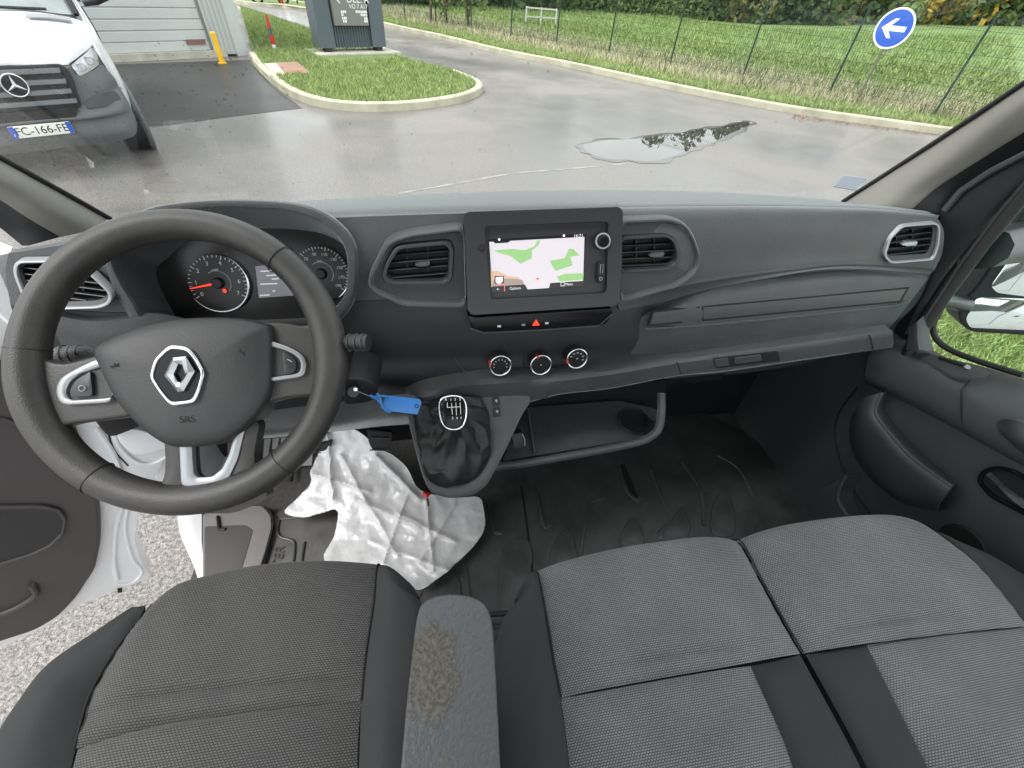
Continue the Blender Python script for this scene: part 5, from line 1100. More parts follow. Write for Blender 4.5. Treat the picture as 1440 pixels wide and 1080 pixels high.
v, f = cyl_geo(P(500, 547, y=.488), nrm(V(.15, -.9, .4)), .0028, .0028, .002, 12); mk('key_slot', v, f, chrome_m, ig)
# lower column cover (grey curved shelf)
sheet('column_cover', [[P(330, 590, y=.58), P(400, 580, y=.58), P(470, 572, y=.56), P(560, 560, y=.575), P(585, 562, y=.58)], [P(330, 612, y=.57), P(400, 608, y=.56), P(470, 598, y=.54), P(530, 588, y=.55), P(580, 585, y=.57)], [P(330, 620, y=.62), P(400, 614, y=.62), P(480, 606, y=.62), P(530, 600, y=.64), P(583, 596, y=.66)]], dash_m, van, nu=30, sub=4, thick=(0, .006, .004))
# ---- key tag
kt = [(546, 556), (590, 561), (593, 566), (587, 583), (546, 578), (538, 570), (541, 561)]
def KTG(px, py, off=0.): return PL(px, py, P(560, 568, y=.475), nrm(V(.1, -.7, .7)), off)
ktn = nrm(V(.1, -.7, .7)); key = thing('key_tag', 'blue plastic key tag hanging from the ignition lock behind the steering wheel', 'key tag', P(540, 565, y=.475))
slab('tag_plate', rnd([KTG(*q) for q in kt], .002, 3), -ktn*.0018, blue_m, key, bev=.0006)
v, f = ring_geo(KTG(586, 571, .0006), ktn, .0026, .0005, 20, 6); mk('tag_eyelet', v, f, groove_m, key)
for i, pth in enumerate(([(520, 556), (531, 562), (541, 575), (549, 580)], [(523, 559), (535, 557), (546, 558)], [(530, 553), (534, 561), (538, 574)], [(500, 549), (512, 554), (522, 558)])): tube('tag_strap', cr([KTG(*q, .001 if i < 3 else 0) for q in pth], 14), .0021 if i < 3 else .0008, blue_m if i < 3 else chrome_m, key, seg=7)

# ---- pillars, windscreen
def pillar(side):
    if side > 0:
        e = [(1187, 284, .96), (1262, 236, .985), (1350, 179, 1.0), (1440, 119, 1.0)]; f_ = [(1326, 302, 1.04), (1356, 266, 1.045), (1398, 238, 1.05), (1440, 218, 1.05)]; m_ = [(1245, 290, .96), (1284, 262, .98), (1360, 212, 1.0), (1440, 156, 1.0)]
    else:
        e = [(152, 308, -.62), (95, 276, -.63), (40, 246, -.64), (0, 224, -.65)]; f_ = [(60, 345, -.66), (30, 320, -.68), (0, 296, -.69), (-40, 270, -.70)]; m_ = [(118, 326, -.62), (65, 298, -.63), (20, 270, -.64), (-20, 250, -.65)]
    ext = lambda L: [L[-1]+(L[-1]-L[-2])*k for k in (0, 1.2, 3)]
    E_ = [P(a, b, x=c) for a, b, c in e]; M_ = [P(a, b, x=c) for a, b, c in m_]; F_ = [P(a, b, x=c) for a, b, c in f_]
    E_ += ext(E_)[1:]; M_ += ext(M_)[1:]; F_ += ext(F_)[1:]
    Q_ = [(a*.62+b*.38)+V(side*.012, 0, 0) for a, b in zip(M_, F_)]
    o = sheet('windscreen_pillar', [E_, (np.array(E_)*.5+np.array(M_)*.5)+V(-side*.008, -.006, 0), np.array(M_), Q_], pillar_m, van, nu=30, sub=5, thick=(side*.03, .004, 0))
    sheet('pillar_shade_sheet', [[q+V(side*.001, .0, 0) for q in Q_], [q+V(side*.02, 0, 0) for q in F_]], pitch_m, o, nu=20, sub=2, thick=(side*.01, 0, 0))  # black sheet stands in for the shade on the pillar's outer curve
    tube('windscreen_seal', [q+V(-side*.003, .002, 0) for q in E_], .0042, seal_m, o, seg=8)
    return E_
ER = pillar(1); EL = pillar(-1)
tA, tB = EL[-1], ER[-1]; zz = min(tA[2], tB[2])
def atz(L, z):
    for a, b in zip(L, L[1:]):
        if (a[2]-z)*(b[2]-z) <= 0: t = (z-a[2])/(b[2]-a[2]); return a+(b-a)*t
    return L[-1]
ztop = .33
def exl(L, z): a, b = L[2], L[3]; t = (z-a[2])/(b[2]-a[2]); return a+(b-a)*t
wL, wR = exl(EL, ztop), exl(ER, ztop)
bow = lambda a, b, s: [a+V(0, .012, 0), (a*.75+b*.25)+V(0, s*.75, 0), (a+b)/2+V(0, s, 0), (a*.25+b*.75)+V(0, s*.75, 0), b+V(0, .012, 0)]
sheet('windscreen', [bow(P(140, 320, y=1.03), P(1195, 290, y=1.0), .05), bow((P(140, 320, y=1.03)+wL)/2, (P(1195, 290, y=1.0)+wR)/2, .07), bow(wL, wR, .07)], wind_m, van, nu=24, sub=6)
# cowl and wiper behind the windscreen base
sheet('cowl', [[P(430, 315, y=1.04), P(500, 300, y=1.08), P(760, 288, y=1.09), P(1000, 290, y=1.08), P(1210, 305, y=1.02)], [P(430, 330, y=1.2), P(500, 315, y=1.25), P(760, 302, y=1.26), P(1000, 304, y=1.25), P(1230, 320, y=1.18)]], pitch_m, van, nu=20, sub=3, thick=(0, 0, -.02))
# ---- bonnet of this van (only light bounce) and front body
sheet('bonnet', [[V(-.4, 1.2, -.56), V(.2, 1.26, -.49), V(1.0, 1.2, -.50)], [V(-.4, 1.6, -.75), V(.2, 1.68, -.64), V(1.0, 1.6, -.66)], [V(-.4, 1.78, -1.0), V(.2, 1.86, -.95), V(1.0, 1.78, -.95)]], white_m, van, nu=14, sub=4, thick=(0, 0, -.02))

# ---- floor
FZ = -1.12
g = Geo(); v, f = slab_geo([V(-.66, .02, FZ-.012), V(-.66, .93, FZ-.012), V(1.04, .93, FZ-.012), V(1.04, -.5, FZ-.012), V(-.66, -.5, FZ-.012)], (0, 0, -.04), 0); g.add(v, f); floor = g.build('cab_floor', carpet_m, van)
Fp = lambda px, py, h=0.: P(px, py, z=FZ+h)
mt = rnd([Fp(*q) for q in ((600, 700), (640, 655), (760, 640), (900, 590), (985, 575), (1100, 640), (1160, 740), (1170, 830), (560, 950), (575, 800))], .03, 4)
mat_ = slab('floor_mat', mt, (0, 0, -.01), rub_m, van, bev=.003)
def rib(name, px, r=.0062, closed=True, par=None, m_=None, h=.0005):
    if closed:
        p = cr([Fp(*q, .0045) for q in px], 40, True); c_ = p.mean(0); slab(name, p, (0, 0, -.006), rub_m, mat_, bev=.0032, seg=3); slab(name, c_+(p-c_)*.62+V(0, 0, .0006), (0, 0, -.002), rub_m, mat_, bev=.001); return
    p = cr([Fp(*q, h) for q in px], 50, closed); tube(name, p, r, m_ or rub_m, par or mat_, seg=8, closed=closed, up=(0, 0, 1), flat=.8)
for px in ([(706, 870), (702, 800), (712, 765), (735, 755), (748, 770), (747, 800), (738, 830), (740, 870)], [(775, 800), (776, 770), (793, 745), (805, 752), (812, 790), (800, 815)], [(873, 760), (882, 733), (893, 727), (902, 742), (905, 762), (890, 770)], [(1000, 745), (1004, 705), (1018, 690), (1030, 705), (1035, 745), (1020, 755)], [(925, 750), (945, 730), (960, 712), (972, 745), (950, 765)], [(610, 830), (625, 808), (638, 805), (648, 820), (645, 850), (625, 870)]): rib('mat_rib', px)
for px in ([(755, 690), (765, 738), (775, 738)], [(688, 705), (695, 745), (706, 750)], [(655, 800), (662, 850), (680, 880)], [(815, 790), (822, 740), (830, 708), (850, 700)], [(915, 660), (935, 710), (945, 745)], [(1060, 700), (1040, 660), (1010, 640)], [(960, 650), (985, 690), (990, 740)], [(870, 655), (882, 690), (895, 703), (900, 700)]): rib('mat_rib', px, .0055, False)
tube('mat_seam', [Fp(733, 684, .002), Fp(741, 740, .002), Fp(750, 810, .002)], .0022, groove_m, mat_, seg=6)
slab('mat_slot', rnd([Fp(868, 655, .001), Fp(878, 652, .001), Fp(898, 700, .001), (Fp(886, 702, .001))], .004, 3), (0, 0, -.002), groove_m, mat_, bev=0)
v, f = cyl_geo(Fp(928, 756, .001), (0, 0, 1), .0028, .0026, .004, 12, .001); mk('mat_stud', v, f, silver_m, mat_)
# driver side: ribbed footwell, embossed mat, sill trim
dm = slab('driver_mat', rnd([Fp(*q, .004) for q in ((372, 745), (384, 722), (440, 700), (560, 690), (600, 820), (560, 900), (350, 850))], .02, 4), (0, 0, -.012), rub2_m, van, bev=.004)
Fq = lambda px, py: Fp(px, py, .006)
tube('mat_rib', cr([Fq(*q) for q in ((392, 732), (390, 748), (396, 756), (410, 760), (414, 768), (411, 800))], 30, False), .004, rub_m, dm, seg=8)
tube('mat_rib', cr([Fq(*q) for q in ((395, 730), (420, 727), (450, 712), (470, 708))], 30, False), .003, rub2_m, dm, seg=8)
tube('mat_rib', cr([Fq(*q) for q in ((428, 762), (424, 790), (420, 820))], 12, False), .0035, rub_m, dm, seg=8)
text('mat_lettering', 'MASTER', .034, Fq(389, 800), nrm(Fq(395, 768)-Fq(389, 800)), nrm(Fq(383, 799)-Fq(392, 800)), rub_m, dm, thick=.0015)
for k in range(7):
    x = 345+k*11.5; tube('footrest_rib', [P(x+4, 612, z=FZ+.05), P(x-2, 652, z=FZ+.012), P(x-4, 676, z=FZ+.01)], .0042, pitch_m, floor, seg=7)
sheet('footwell_ramp', [[P(320, 600, z=FZ+.07), P(430, 594, z=FZ+.07), P(470, 592, z=FZ+.07)], [P(320, 660, z=FZ+.004), P(430, 655, z=FZ+.004), P(480, 650, z=FZ+.004)]], trimgrey_m, floor, nu=10, sub=3, thick=(0, .01, -.01))
cv = slab('battery_cover', rnd([Fp(*q, .02) for q in ((284, 722), (330, 712), (368, 710), (381, 724), (382, 742), (366, 800), (360, 860), (284, 860))], .012, 5), (0, 0, -.03), trimgrey_m, van, bev=.006)
tube('cover_seam', cr([Fp(*q, .018) for q in ((372, 713), (382, 724), (383, 745), (366, 800))], 30), .0028, groove_m, cv, seg=6)
slab('cover_recess', rnd([Fp(*q, .0215) for q in ((287, 740), (345, 738), (356, 745), (340, 800), (335, 860), (287, 860))], .008, 4), (0, 0, -.003), mat('sill_trim_dark', (.085, .078, .078), .5), cv, bev=.002)
tube('cover_handle', [Fp(306, 726, .024), Fp(308, 744, .024), Fp(317, 744, .024)], .004, pitch_m, cv, seg=7)
# sill white + outer step
sill = sheet('door_sill', [[Fp(q[0], q[1], .01) for q in ((286, 700), (286, 760), (290, 815), (292, 900))], [Fp(q[0], q[1], .008) for q in ((262, 700), (264, 760), (280, 815), (286, 900))], [Fp(q[0], q[1], -.03) for q in ((245, 690), (252, 745), (276, 800), (300, 880))], [Fp(q[0], q[1], -.16) for q in ((262, 680), (268, 730), (285, 780), (310, 860))]], white_m, van, nu=20, sub=4, thick=(.02, 0, -.02))
tube('sill_seal', [Fp(286, 700, .014), Fp(286, 760, .014), Fp(291, 815, .014), Fp(296, 900, .014)], .004, seal_m, sill, seg=8)
# white hinge pillar seen through the wheel
g = Geo(); v, f = axbox(-.80, -.70, .80, .98, -1.42, -.66); g.add(v, f); hp_o = g.build('hinge_pillar', white_m, van, smooth=False)
for zc in (-.92, -1.15):
    v, f = box_geo(V(-.80, .80, zc), V(.035, .0, 0), V(0, .03, 0), V(0, 0, .03)); mk('door_hinge', v, f, white_m, hp_o)
sheet('wheel_arch', [[V(-.62, .93, -1.14), V(-.70, .93, -1.14), V(-.80, .93, -1.2)], [V(-.62, .80, -1.14), V(-.72, .80, -1.15), V(-.84, .82, -1.25)]], white_m, van, nu=8, sub=2, thick=(0, 0, -.02))
# pedals
def pedal(px, z_, y_, nr):
    pts = [P(q[0], q[1], y=y_) for q in px]; o = slab('pedal', rnd(pts, .008, 4), (0, .015, -.008), pitch_m, van, bev=.003)
    a = sum(pts)/len(pts); x0 = min(q[0] for q in px); x1 = max(q[0] for q in px); y0 = min(q[1] for q in px); y1 = max(q[1] for q in px)
    for k in range(nr):
        yy = y0+(y1-y0)*(.35+.55*k/max(1, nr-1)); tube('pedal_rib', [P(x0+4, yy, y=y_)-V(0, .002, 0), P(x1-4, yy+1, y=y_)-V(0, .002, 0)], .0018, rub_m, o, seg=6)
    tube('pedal_arm', [a+V(0, .012, .02), a+V(0, .08, .12), a+V(0, .18, .25)], .007, pitch_m, o, seg=8)
pedal([(440, 628), (466, 620), (464, 655), (458, 664), (444, 664), (438, 655)], 0, .80, 4)
pedal([(516, 604), (552, 608), (549, 628), (542, 635), (524, 634), (518, 622)], 0, .72, 2)
# ---- white protective film on the floor
film = thing('plastic_film', 'crumpled white plastic protective film lying over the driver footwell mat', 'plastic sheet', Fp(560, 740))
bagp = [(462, 610), (490, 602), (512, 612), (528, 628), (552, 640), (572, 658), (586, 684), (604, 694), (640, 700), (672, 699), (680, 715), (681, 745), (660, 775), (620, 810), (590, 830), (572, 818), (530, 800), (458, 790), (470, 752), (474, 718), (450, 722), (424, 728), (400, 720), (418, 700), (436, 680), (440, 655)]
def bz(px, py):  # height: rises towards the pedals
    return FZ+float(np.interp(py, [600, 640, 700, 760, 830], [.17, .11, .06, .03, .035]))
bp_ = np.array(bagp, float); xs = np.arange(396, 690, 2.); ys = np.arange(600, 834, 2.)
XX, YY = np.meshgrid(xs, ys); pts2 = np.column_stack([XX.ravel(), YY.ravel()])
# smooth the outline
bsm = cr(np.column_stack([bp_, np.zeros(len(bp_))]), 220, True)[:, :2]
ins = inpoly(pts2, bsm)
rg2 = np.random.default_rng(11)
def ridge(x, y):
    h = np.zeros_like(x)
    for k in range(30):
        a = rg2.uniform(0, pi); fr_ = rg2.uniform(.018, .09); ph = rg2.uniform(0, 20); am = .0042*(.03/fr_)**.7; wp = 6*np.sin((x*sin(a+1)+y*cos(a+1))*.05+ph)
        h += am*(1-2*np.abs(np.sin((x*cos(a)+y*sin(a)+wp)*fr_+ph)))*(.5+.5*np.sin(x*.03*rg2.uniform(.5, 1.5)+y*.03+ph))
    return h
hh2 = ridge(XX, YY)*.22
for cell, am in ((46, .16), (22, .16), (12, .12)):
    npt = int(300*240/cell**2*1.6)+4; sx_ = rg2.uniform(380, 700, npt); sy_ = rg2.uniform(585, 850, npt)
    wx = XX+5*np.sin(YY*.07+cell); wy = YY+5*np.sin(XX*.06+cell*2); an_ = rg2.uniform(.5, 1.6, npt)
    d1 = np.min(np.sqrt(((wx[..., None]-sx_)*an_)**2+((wy[..., None]-sy_)/an_)**2), axis=-1)
    hh2 += (d1-cell*.4)*am*.00105
creases = [((462, 612), (470, 700), .012), ((530, 640), (590, 700), .012), ((480, 640), (560, 780), .008), ((560, 720), (640, 760), .010), ((440, 665), (520, 690), .010), ((600, 705), (610, 800), .008), ((500, 700), (590, 740), .010), ((520, 760), (630, 800), .007), ((575, 690), (540, 790), .009), ((640, 710), (590, 790), .008)]
for a, b, am in creases:
    a = np.array(a, float); b = np.array(b, float); d = b-a; L = np.linalg.norm(d); d /= L; t = np.clip((XX-a[0])*d[0]+(YY-a[1])*d[1], 0, L); dist = np.hypot(XX-a[0]-d[0]*t, YY-a[1]-d[1]*t); hh2 += 1.25*am*np.exp(-dist/4.)
nr, nc = XX.shape; insg = ins.reshape(nr, nc); vid = -np.ones((nr, nc), int); vv = []
base_h = np.vectorize(bz)(XX, YY)-FZ
for i in range(nr):
    for j in range(nc):
        if insg[max(0, i-1):i+2, max(0, j-1):j+2].any():
            x, y = XX[i, j], YY[i, j]
            if not insg[i, j]:
                k = np.argmin((bsm[:, 0]-x)**2+(bsm[:, 1]-y)**2); x, y = bsm[k]
            vid[i, j] = len(vv); q = P(x, y, z=FZ+base_h[i, j]+.012); vv.append(q+nrm(V(0, -.6, .8))*max(-.010, hh2[i, j]*1.15))
ff = [[vid[i, j], vid[i, j+1], vid[i+1, j+1], vid[i+1, j]] for i in range(nr-1) for j in range(nc-1) if insg[i:i+2, j:j+2].any() and min(vid[i, j], vid[i, j+1], vid[i+1, j], vid[i+1, j+1]) >= 0]
n0 = len(vv)
fo = mk('film_sheet', vv, ff, bag_m, film, sharp=55)
sd_ = fo.modifiers.new('t', 'SOLIDIFY'); sd_.thickness = .0012
rt = P(600, 697, z=FZ+.11)
red = thing('red_clip', 'small red plastic clip lying on the white film under the gear lever', 'clip', rt)
v, f = tube_geo([rt+V(-.008, .006, 0), rt+V(.002, -.002, .004), rt+V(.007, .004, .002)], [.006, .0075, .005], 7); mk('clip_body', v, f, red_m, red)
v, f = tube_geo([rt, rt+V(.002, -.012, -.004), rt+V(.004, -.026, -.012)], .0025, 6); mk('clip_tail', v, f, bark_m, red)

# ---- seats
SZ = -.68
def Zp(px, py, dz=0.): return P(px, py, z=SZ+dz)
def curve(px, n=110, drop=.0, front=True):
    """seam line down the seat: first point is the front edge; adds the roll over the front"""
    a = [Zp(*q) for q in px]; 
    if front:
        p0 = a[0]; pre = [p0+V(0, -.010, -.16), p0+V(0, .006, -.10), p0+V(0, .012, -.045), p0+V(0, .006, -.014)]
        a = pre+[p0+V(0, -.012, -.001)]+a[1:]
    return cr(a, n)
def patch(name, A, B, m, parent, nu=22, bulge=.012, groove=.006, front=True, endgroove=None, pw=4, wob=0.):
    A = np.asarray(A); B = np.asarray(B); n = len(A); v = []
    for i in range(n):
        t = i/(n-1)
        for j in range(nu):
            s = j/(nu-1); p = A[i]*(1-s)+B[i]*s; up = V(0, 0, 1)
            if front:   # near the front the bulge points forward
                k = min(1, i/(n*.22)); up = nrm(V(0, 1-k, .25+k))
            e = (1-abs(2*s-1)**pw); h = bulge*e-groove*(1-e)
            if endgroove and t > 1-endgroove: h -= groove*2.2*((t-1+endgroove)/endgroove)**3
            if endgroove and endgroove < 0 and t < -endgroove: h -= groove*2.2*(1-t/-endgroove)**3
            h += wob*(sin(s*7+t*5)+sin(s*3-t*11))*.5
            v.append(p+up*h)
    g = Geo(); g.add(v, gridfaces(n, nu)); return g.build(name, m, parent, sharp=80)
def seam(pts, parent, r=.0013, lift=-.003):
    tube('seat_seam', [q+V(0, 0, lift) for q in pts], r, thread_m, parent, seg=6)
def Sseat(name, label=None):
    o = bpy.data.objects.new(name, None); COL.objects.link(o); o.parent = van; WL[o.name] = V(*WL[van.name]); return o
# driver seat
def seat_core(name, x0, x1, y0, y1, m_, rad=.05):
    pts = rnd([V(x0, y0, SZ-.045), V(x1, y0, SZ-.045), V(x1, y1, SZ-.045), V(x0, y1, SZ-.045)], rad, 6)
    return slab(name, pts, (0, 0, -.20), m_, van, bev=.02, seg=4)
dseat = seat_core('driver_seat', -.535, -.075, -.42, .285, bol_m)
LO = curve([(205, 846), (120, 910), (50, 975), (-10, 1060), (-60, 1150)]); LS = curve([(262, 822), (195, 862), (150, 930), (116, 1010), (103, 1053), (85, 1150)])
# cross seam row
A1 = curve([(200, 845), (165, 900), (130, 975), (105, 1051)]); 
rs = [(529, 793), (524, 850), (514, 915), (507, 985)]
FrontMid = None
def patch3(name, cols, m, parent, nu=56, n=48, bulge=.01, groove=.006, wr=None, endg=True, startg=False, pw=5):
    """patch between several seam columns (left..right), rows pixel curves interpolated smoothly"""
    C = np.array([np.asarray(c) for c in cols]); n = C.shape[1]; v = []
    for i in range(n):
        row = cr(C[:, i], nu); t = i/(n-1)
        for j in range(nu):
            s = j/(nu-1); k = min(1, i/(n*.25)) if not startg else 1; up = nrm(V(0, 1-k, .25+k)); e = 1-abs(2*s-1)**pw; h = bulge*e-groove*(1-e)
            if endg: h -= groove*2.5*max(0, (t-.86)/.14)**2.5*e
            if startg: h -= groove*2.0*max(0, (.10-t)/.10)**2*e
            if wr: h += wr(s, t)
            v.append(row[j]+up*h)
    g = Geo(); g.add(v, gridfaces(n, nu)); return g.build(name, m, parent, sharp=80)
def pk(s, t): return .0011*sin(t*95+3*sin(t*9))*(math.exp(-s*16)+math.exp(-(1-s)*16))
def wrk(s, t):
    w_ = -.011*math.exp(-((t-.925+.018*sin(s*3.2+.3))/.017)**2)*min(1, .25+s*2)*min(1, (1.08-s)*5)+.003*math.exp(-((t-.965)/.012)**2)
    return w_+.0014*sin(s*9+t*14)+.0008*sin(s*21-t*9)+pk(s, t)
c0 = curve([(207, 848), (164, 907), (124, 975), (101, 1053)]); c1 = curve([(270, 818), (255, 870), (235, 950), (215, 1022)]); c2 = curve([(385, 795), (375, 850), (360, 935), (350, 1002)]); c3 = curve([(529, 792), (524, 850), (514, 915), (507, 985)])
patch3('cushion_insert', [c0, c1, c2, c3], weaveD_m, dseat, bulge=.010, wr=wrk)
d0 = [Zp(105, 1052), Zp(95, 1090), Zp(70, 1200)]; d1 = [Zp(215, 1022), Zp(200, 1085), Zp(170, 1200)]; d2 = [Zp(350, 1002), Zp(340, 1060), Zp(330, 1200)]; d3 = [Zp(507, 985), Zp(502, 1050), Zp(500, 1200)]
patch3('cushion_insert', [cr(q, 20) for q in (d0, d1, d2, d3)], weaveD_m, dseat, bulge=.009, endg=False, startg=True)
_lf = np.clip((np.arange(110)-34)/30, 0, 1)[:, None]*V(0, 0, 1)
bl0 = curve([(193, 853), (144, 884), (72, 933), (29, 986), (-10, 1052), (-60, 1180)], front=False); bl1 = curve([(204, 850), (186, 877), (155, 922), (124, 975), (101, 1053), (70, 1200)], front=False); bl0[:6, 2] -= np.linspace(.02, 0, 6)
patch3('side_bolster', [bl0+V(-.012, 0, -.03)*1., bl0+V(0, 0, 0), (bl0+bl1)/2+_lf*.012, bl1], bol_m, dseat, bulge=.004, endg=False, pw=3)
br0 = curve([(529, 792), (524, 850), (514, 915), (507, 985), (500, 1180)]); br1 = curve([(572, 820), (588, 850), (590, 930), (588, 1000), (585, 1180)])
patch3('side_bolster', [br0, (br0+br1)/2+V(0, 0, .014), br1, br1+V(.01, 0, -.05)], bol_m, dseat, bulge=.005, endg=False, pw=3)
seam(c3[12:], dseat); seam(c0[12:], dseat); seam(cr([Zp(105, 1052), Zp(215, 1022), Zp(350, 1002), Zp(507, 985)], 30), dseat, .0014, -.010)
# bench
bench = seat_core('bench_seat', .075, .93, -.42, .235, bol_m)
def bw(s, t): return .0012*sin(s*8+t*6)+.0007*sin(s*17-t*13)+.4*pk(s, t)-.008*math.exp(-((t-.94+.012*sin(s*4))/.018)**2)*min(1, s*3)*min(1, (1-s)*3)
e0 = curve([(757, 803), (770, 870), (780, 930), (790, 980)]); e1_ = curve([(860, 778), (880, 850), (895, 905), (905, 958)]); e2_ = curve([(960, 763), (985, 830), (1010, 885), (1028, 936)]); e3_ = curve([(1040, 757), (1070, 815), (1100, 870), (1128, 918)])
patch3('cushion_insert', [e0, e1_, e2_, e3_], weaveB_m, bench, bulge=.014, wr=bw, pw=6)
q0 = curve([(1045, 760), (1074, 815), (1104, 870), (1132, 918)]); q1 = curve([(1120, 741), (1150, 800), (1190, 860), (1222, 905)]); q2 = curve([(1240, 729), (1275, 785), (1310, 840), (1345, 890)]); q3 = curve([(1320, 745), (1370, 785), (1415, 835), (1450, 880)])
patch3('cushion_insert', [q0, q1, q2, q3], weaveB_m, bench, bulge=.016, wr=bw, pw=6)
L = lambda *p: cr([Zp(*q) for q in p], 20)
patch3('cushion_insert', [L((790, 980), (800, 1060), (812, 1200)), L((880, 964), (900, 1060), (920, 1200)), L((970, 948), (1005, 1060), (1040, 1200)), L((1058, 935), (1112, 1060), (1150, 1200))], weaveB_m, bench, bulge=.008, endg=False, startg=True)
patch3('centre_strip', [L((1058, 935), (1112, 1060), (1150, 1200)), L((1092, 928), (1155, 1060), (1200, 1200)), L((1128, 919), (1205, 1060), (1270, 1200))], bol_m, bench, bulge=.006, endg=False, startg=True)
patch3('centre_strip', [L((1136, 919), (1214, 1060), (1280, 1200)), L((1180, 911), (1255, 1060), (1320, 1200)), L((1222, 905), (1300, 1060), (1370, 1200))], bol_m, bench, bulge=.006, endg=False, startg=True)
patch3('cushion_insert', [L((1222, 905), (1300, 1060), (1370, 1200)), L((1345, 890), (1420, 1020), (1500, 1180)), L((1450, 880), (1540, 1000), (1620, 1150))], weaveB_m, bench, bulge=.008, endg=False, startg=True)
bb0 = curve([(738, 822), (712, 868), (702, 930), (700, 1000), (706, 1180)]); bb1 = curve([(757, 803), (770, 870), (780, 930), (790, 980), (812, 1180)])
patch3('side_bolster', [bb0+V(-.008, 0, -.05), bb0, (bb0+bb1)/2+V(0, 0, .012), bb1], bol_m, bench, bulge=.005, endg=False, pw=3)
rb0 = curve([(1320, 745), (1370, 785), (1415, 835), (1450, 880), (1560, 1050)]); rb1 = curve([(1345, 752), (1400, 780), (1460, 815), (1520, 860), (1640, 1000)])
patch3('side_bolster', [rb0, (rb0+rb1)/2+V(.0, 0, -.004), rb1+V(.01, 0, -.02), rb1+V(.02, 0, -.09)], bol_m, bench, bulge=.004, endg=False, pw=3)
for c in (e0, e3_+V(.004, 0, 0)): seam(c[12:], bench)
seam(cr([Zp(*q) for q in ((790, 980), (905, 958), (1028, 936), (1128, 919))], 30), bench, .0014, -.011); seam(cr([Zp(*q) for q in ((1136, 919), (1222, 905), (1345, 890), (1450, 880))], 30), bench, .0014, -.011)
# armrest with a worn patch
AZ = -.50
am = mat('armrest_vinyl', (.070, .074, .078), .46, bump=.9, bscale=260); n, l, b = nodes_of(am)
tc = n.new('ShaderNodeTexCoord'); mp = n.new('ShaderNodeMapping'); WPQ = P(606, 945, z=AZ); mp.inputs['Scale'].default_value = (30, 20, 20); ACX = True
l.new(tc.outputs['Object'], mp.inputs[0]); gr2 = n.new('ShaderNodeTexGradient'); gr2.gradient_type = 'SPHERICAL'; l.new(mp.outputs[0], gr2.inputs[0])
nz = n.new('ShaderNodeTexNoise'); nz.inputs['Scale'].default_value = 60; nz.inputs['Detail'].default_value = 6; l.new(tc.outputs['Object'], nz.inputs[0])
ad = n.new('ShaderNodeMath'); ad.operation = 'MULTIPLY_ADD'; ad.inputs[1].default_value = .95; l.new(nz.outputs[0], ad.inputs[0]); l.new(gr2.outputs[1], ad.inputs[2])
rr = n.new('ShaderNodeValToRGB'); rr.color_ramp.elements[0].position = .60; rr.color_ramp.elements[1].position = .72; l.new(ad.outputs[0], rr.inputs[0])
mx = n.new('ShaderNodeMix'); mx.data_type = 'RGBA'; mx.inputs[6].default_value = (.070, .074, .078, 1)
n2 = n.new('ShaderNodeTexNoise'); n2.inputs['Scale'].default_value = 300; n2.inputs['Detail'].default_value = 5; l.new(tc.outputs['Object'], n2.inputs[0]); r3 = n.new('ShaderNodeValToRGB'); r3.color_ramp.elements[0].position = .35; r3.color_ramp.elements[1].position = .65; r3.color_ramp.elements[0].color = (.04, .037, .032, 1); r3.color_ramp.elements[1].color = (.10, .092, .076, 1); l.new(n2.outputs[0], r3.inputs[0])
l.new(rr.outputs[0], mx.inputs[0]); l.new(r3.outputs[0], mx.inputs[7]); l.new(mx.outputs[2], b.inputs['Base Color'])
b2 = n.new('ShaderNodeBump'); b2.inputs['Strength'].default_value = 1; b2.inputs['Distance'].default_value = .0018; mm = n.new('ShaderNodeMath'); mm.operation = 'MULTIPLY'; l.new(rr.outputs[0], mm.inputs[0]); l.new(n2.outputs[0], mm.inputs[1]); l.new(mm.outputs[0], b2.inputs['Height'])
ob = [x for x in n if x.type == 'BUMP' and x != b2][0]; l.new(ob.outputs[0], b2.inputs['Normal']); l.new(b2.outputs[0], b.inputs['Normal'])
ao = rnd([P(*q, z=AZ) for q in ((585, 870), (592, 845), (622, 834), (660, 836), (684, 848), (693, 875), (699, 980), (704, 1080), (712, 1300), (545, 1300), (563, 1080), (572, 980))], .012, 5)
arm = slab('armrest', ao, (0, .0, -.065), am, van, bev=.010, seg=4)
_c = WPQ-WL[arm.name]; mp.inputs['Location'].default_value = (-_c[0]*30, -_c[1]*20, -_c[2]*20)
g = Geo(); v, f = axbox(-.05, .0, -.3, .12, -.64, -.56); g.add(v, f); g.build('armrest_bracket', pitch_m, arm, smooth=False)
# seat rails and base between the seats
for q in ((700, 868), (708, 885)): tube('seat_rail', [Fp(q[0]-60, q[1], .05), Fp(q[0]+20, q[1]-6, .05)], .006, pitch_m, bench, seg=6)

# ---- passenger door
RX = 1.05
def R_(px, py, dx=0.): return P(px, py, x=RX+dx)
pdoor_pts = [(1262, 500), (1300, 505), (1440, 560), (1560, 615), (1750, 700), (1750, 1400), (1300, 1100), (1150, 760), (1165, 620), (1230, 520)]
pd = slab('passenger_door', [V(RX, .93, -.58), V(RX, .66, -.575), V(RX, .40, -.535), V(RX, -.4, -.50), V(RX, -.6, -1.15), V(RX, .93, -1.15)], (.05, 0, 0), rdoor_m, van, bev=.004)
